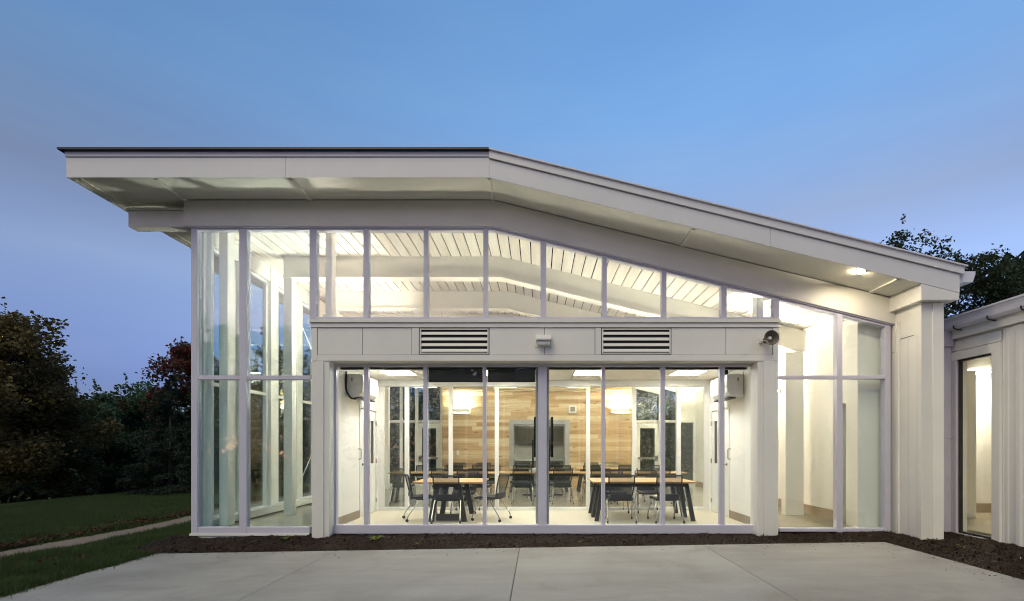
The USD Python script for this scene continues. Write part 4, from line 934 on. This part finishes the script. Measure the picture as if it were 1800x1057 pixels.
b = at(1765, 21., -.2); branch_tree('roof_tree', 'large dark tree above the wing roof at the right edge', b, hgt(450, 21, b), 2.5, .4, 19000, .11, 'leaf_dark', 68, RG, parts2=('leaf_mixed', .5))
b = at(1850, 22., -.2); branch_tree('roof_tree', 'dark tree cut off by the right edge above the wing roof', b, hgt(455, 22, b), 2.5, .4, 15000, .11, 'leaf_dark', 71, RG)
# far wood that closes the horizon
n = 60000; wa = R.uniform(-1.45, .75, n); wd = R.uniform(55, 80, n); wx, wy = np.sin(wa)*wd, np.cos(wa)*wd
gz = ground_z(wx, wy); topz = Z(738, 62)+3.2*(meshkit.fbm(np.stack([wa*14, wd*.06, 0*wa], -1), 4, 5)-.5)
wz = gz+(topz-gz)*R.random(n)**.8
part('/World', 'woodland', leaves(np.stack([wx, wy, wz], 1), .8, .8), 'leaf_dark', kind='stuff', label='dark far-off woodland closing the horizon behind the lawn trees', cat='woodland')

# the wood on the other side, behind the camera, that the glass mirrors
n = 45000; wa = R.uniform(.75, 2*np.pi-1.45, n); wd = R.uniform(34, 52, n); wx, wy = np.sin(wa)*wd, np.cos(wa)*wd
gz = ground_z(wx, wy); topz = 12.+4.*(meshkit.fbm(np.stack([np.sin(wa)*5, np.cos(wa)*5, 0*wa], -1), 4, 5)-.5)
part('/World', 'woodland', leaves(np.stack([wx, wy, gz+(topz-gz)*R.random(n)**.8], 1), .9, .8), 'leaf_dark', kind='stuff', label='dark woodland on the near side of the clearing', cat='woodland')

# grass
gi = UsdGeom.PointInstancer.Define(stage, '/World/grass'); data(gi.GetPrim(), label='short dark green lawn grass left of the building', category='grass', kind='stuff')
NP = 5; rng = np.random.default_rng(9)
for k in range(NP):
    m = 26; c = rng.normal(0, .05, (m, 2)); az = rng.uniform(0, 2*np.pi, m); h = rng.uniform(.035, .10, m); w = .0045; ln = rng.uniform(.2, .8, m)*h
    d = np.stack([np.cos(az), np.sin(az)], 1); s = np.stack([-np.sin(az), np.cos(az)], 1)
    v = np.stack([np.column_stack([c-s*w, 0*h-.01]), np.column_stack([c+s*w, 0*h-.01]), np.column_stack([c+d*ln[:, None], h])], 1).reshape(-1, 3)
    usdkit.mesh(stage, f'/World/grass/tuft_{k:03d}' if k else '/World/grass/tuft', (v, np.arange(m*3).reshape(-1, 3)), L('grass_blade'))
    gi.GetPrototypesRel().AddTarget(f'/World/grass/tuft_{k:03d}' if k else '/World/grass/tuft')
ng = 60000; D = 4.6+18*rng.random(ng)**1.15; px = rng.uniform(-30, 345, ng); gxx = X(px, D)
ok = (gxx < -5.94) & ~((gxx > -9.22+.06*np.sin(D*.7)+rng.normal(0, .05, ng)) & (gxx < -8.02+.04*np.sin(D*.7)+rng.normal(0, .05, ng))) & ~((gxx > -6.4) & (D > 7.45)) & (gxx > -19)
gxx, D = gxx[ok], D[ok]
gi.CreatePositionsAttr(Vt.Vec3fArray.FromNumpy(np.stack([gxx, D, ground_z(gxx, D)], 1).astype(np.float32)))
gi.CreateProtoIndicesAttr(Vt.IntArray.FromNumpy(rng.integers(0, NP, len(D)).astype(np.int32)))
tuft = (.55+1.1*meshkit.fbm(np.stack([gxx*1.3, D*1.3, 0*D], -1), 3, 21))*rng.uniform(.7, 1.3, len(D)); gi.CreateScalesAttr(Vt.Vec3fArray.FromNumpy(np.stack([tuft, tuft, tuft], 1).astype(np.float32)))
qa = rng.uniform(0, 2*np.pi, len(D)); gi.CreateOrientationsAttr(Vt.QuathArray([Gf.Quath(float(math.cos(q/2)), 0, 0, float(math.sin(q/2))) for q in qa]))
# fallen leaves beside the path
n = 2600; ly = rng.uniform(5, 24, n); lx_ = -9.14-np.abs(rng.normal(0, .34, n)); k2 = 70
lx_ = np.concatenate([lx_, rng.uniform(-7.6, -5.97, k2)]); ly = np.concatenate([ly, rng.uniform(6.6, 8.6, k2)])
part('/World', 'fallen_leaves', leaves(np.stack([lx_, ly, ground_z(lx_, ly)+.085], 1), .07, .8, rng=rng), 'fallen', kind='stuff', label='reddish fallen leaves along the far edge of the gravel path', cat='leaves')
# weeds in the mulch
for k, (px, y, sz, n, lab) in enumerate(((660, 7.86, .16, 11, 'yellow-green weed sprouting in the mulch below the left glass panes'), (502, 8.0, .09, 7, 'small green weed in the mulch under the corner window'), (733, 7.66, .07, 7, 'tiny grassy weed in the mulch near the patio edge'), (1530, 7.9, .05, 5, 'tiny weed in the mulch below the right side window'), (1018, 7.75, .06, 6, 'small weed in the mulch just right of the middle patio joint'), (1690, 7.0, .07, 6, 'small weed in the mulch in front of the right-hand wing'), (846, 7.7, .05, 6, 'tiny weed in the mulch below the panes left of the centre mullion'))):
    x = X(px, y); z = float(mulch_z(x, y)); t = thing('weed', lab, 'weed', (x, y, z)); rg = np.random.default_rng(k+80)
    for q in range(n):
        az = q*2.4+rg.uniform(-.3, .3); ln = sz*rg.uniform(.6, 1.1); up = rg.uniform(.15, .7)*ln; d = np.array([math.cos(az), math.sin(az)]); s = np.array([-d[1], d[0]])*ln*.16
        v = [[0, 0, .0], [d[0]*ln*.5+s[0], d[1]*ln*.5+s[1], up], [d[0]*ln*.5-s[0], d[1]*ln*.5-s[1], up], [d[0]*ln, d[1]*ln, up*.8], [d[0]*ln*.5, d[1]*ln*.5, up*.88]]
        part(t, 'leaf', (np.array(v), np.array([[0, 4, 1], [0, 2, 4], [1, 4, 3], [2, 3, 4]])), 'sprout_leaf', local=True)
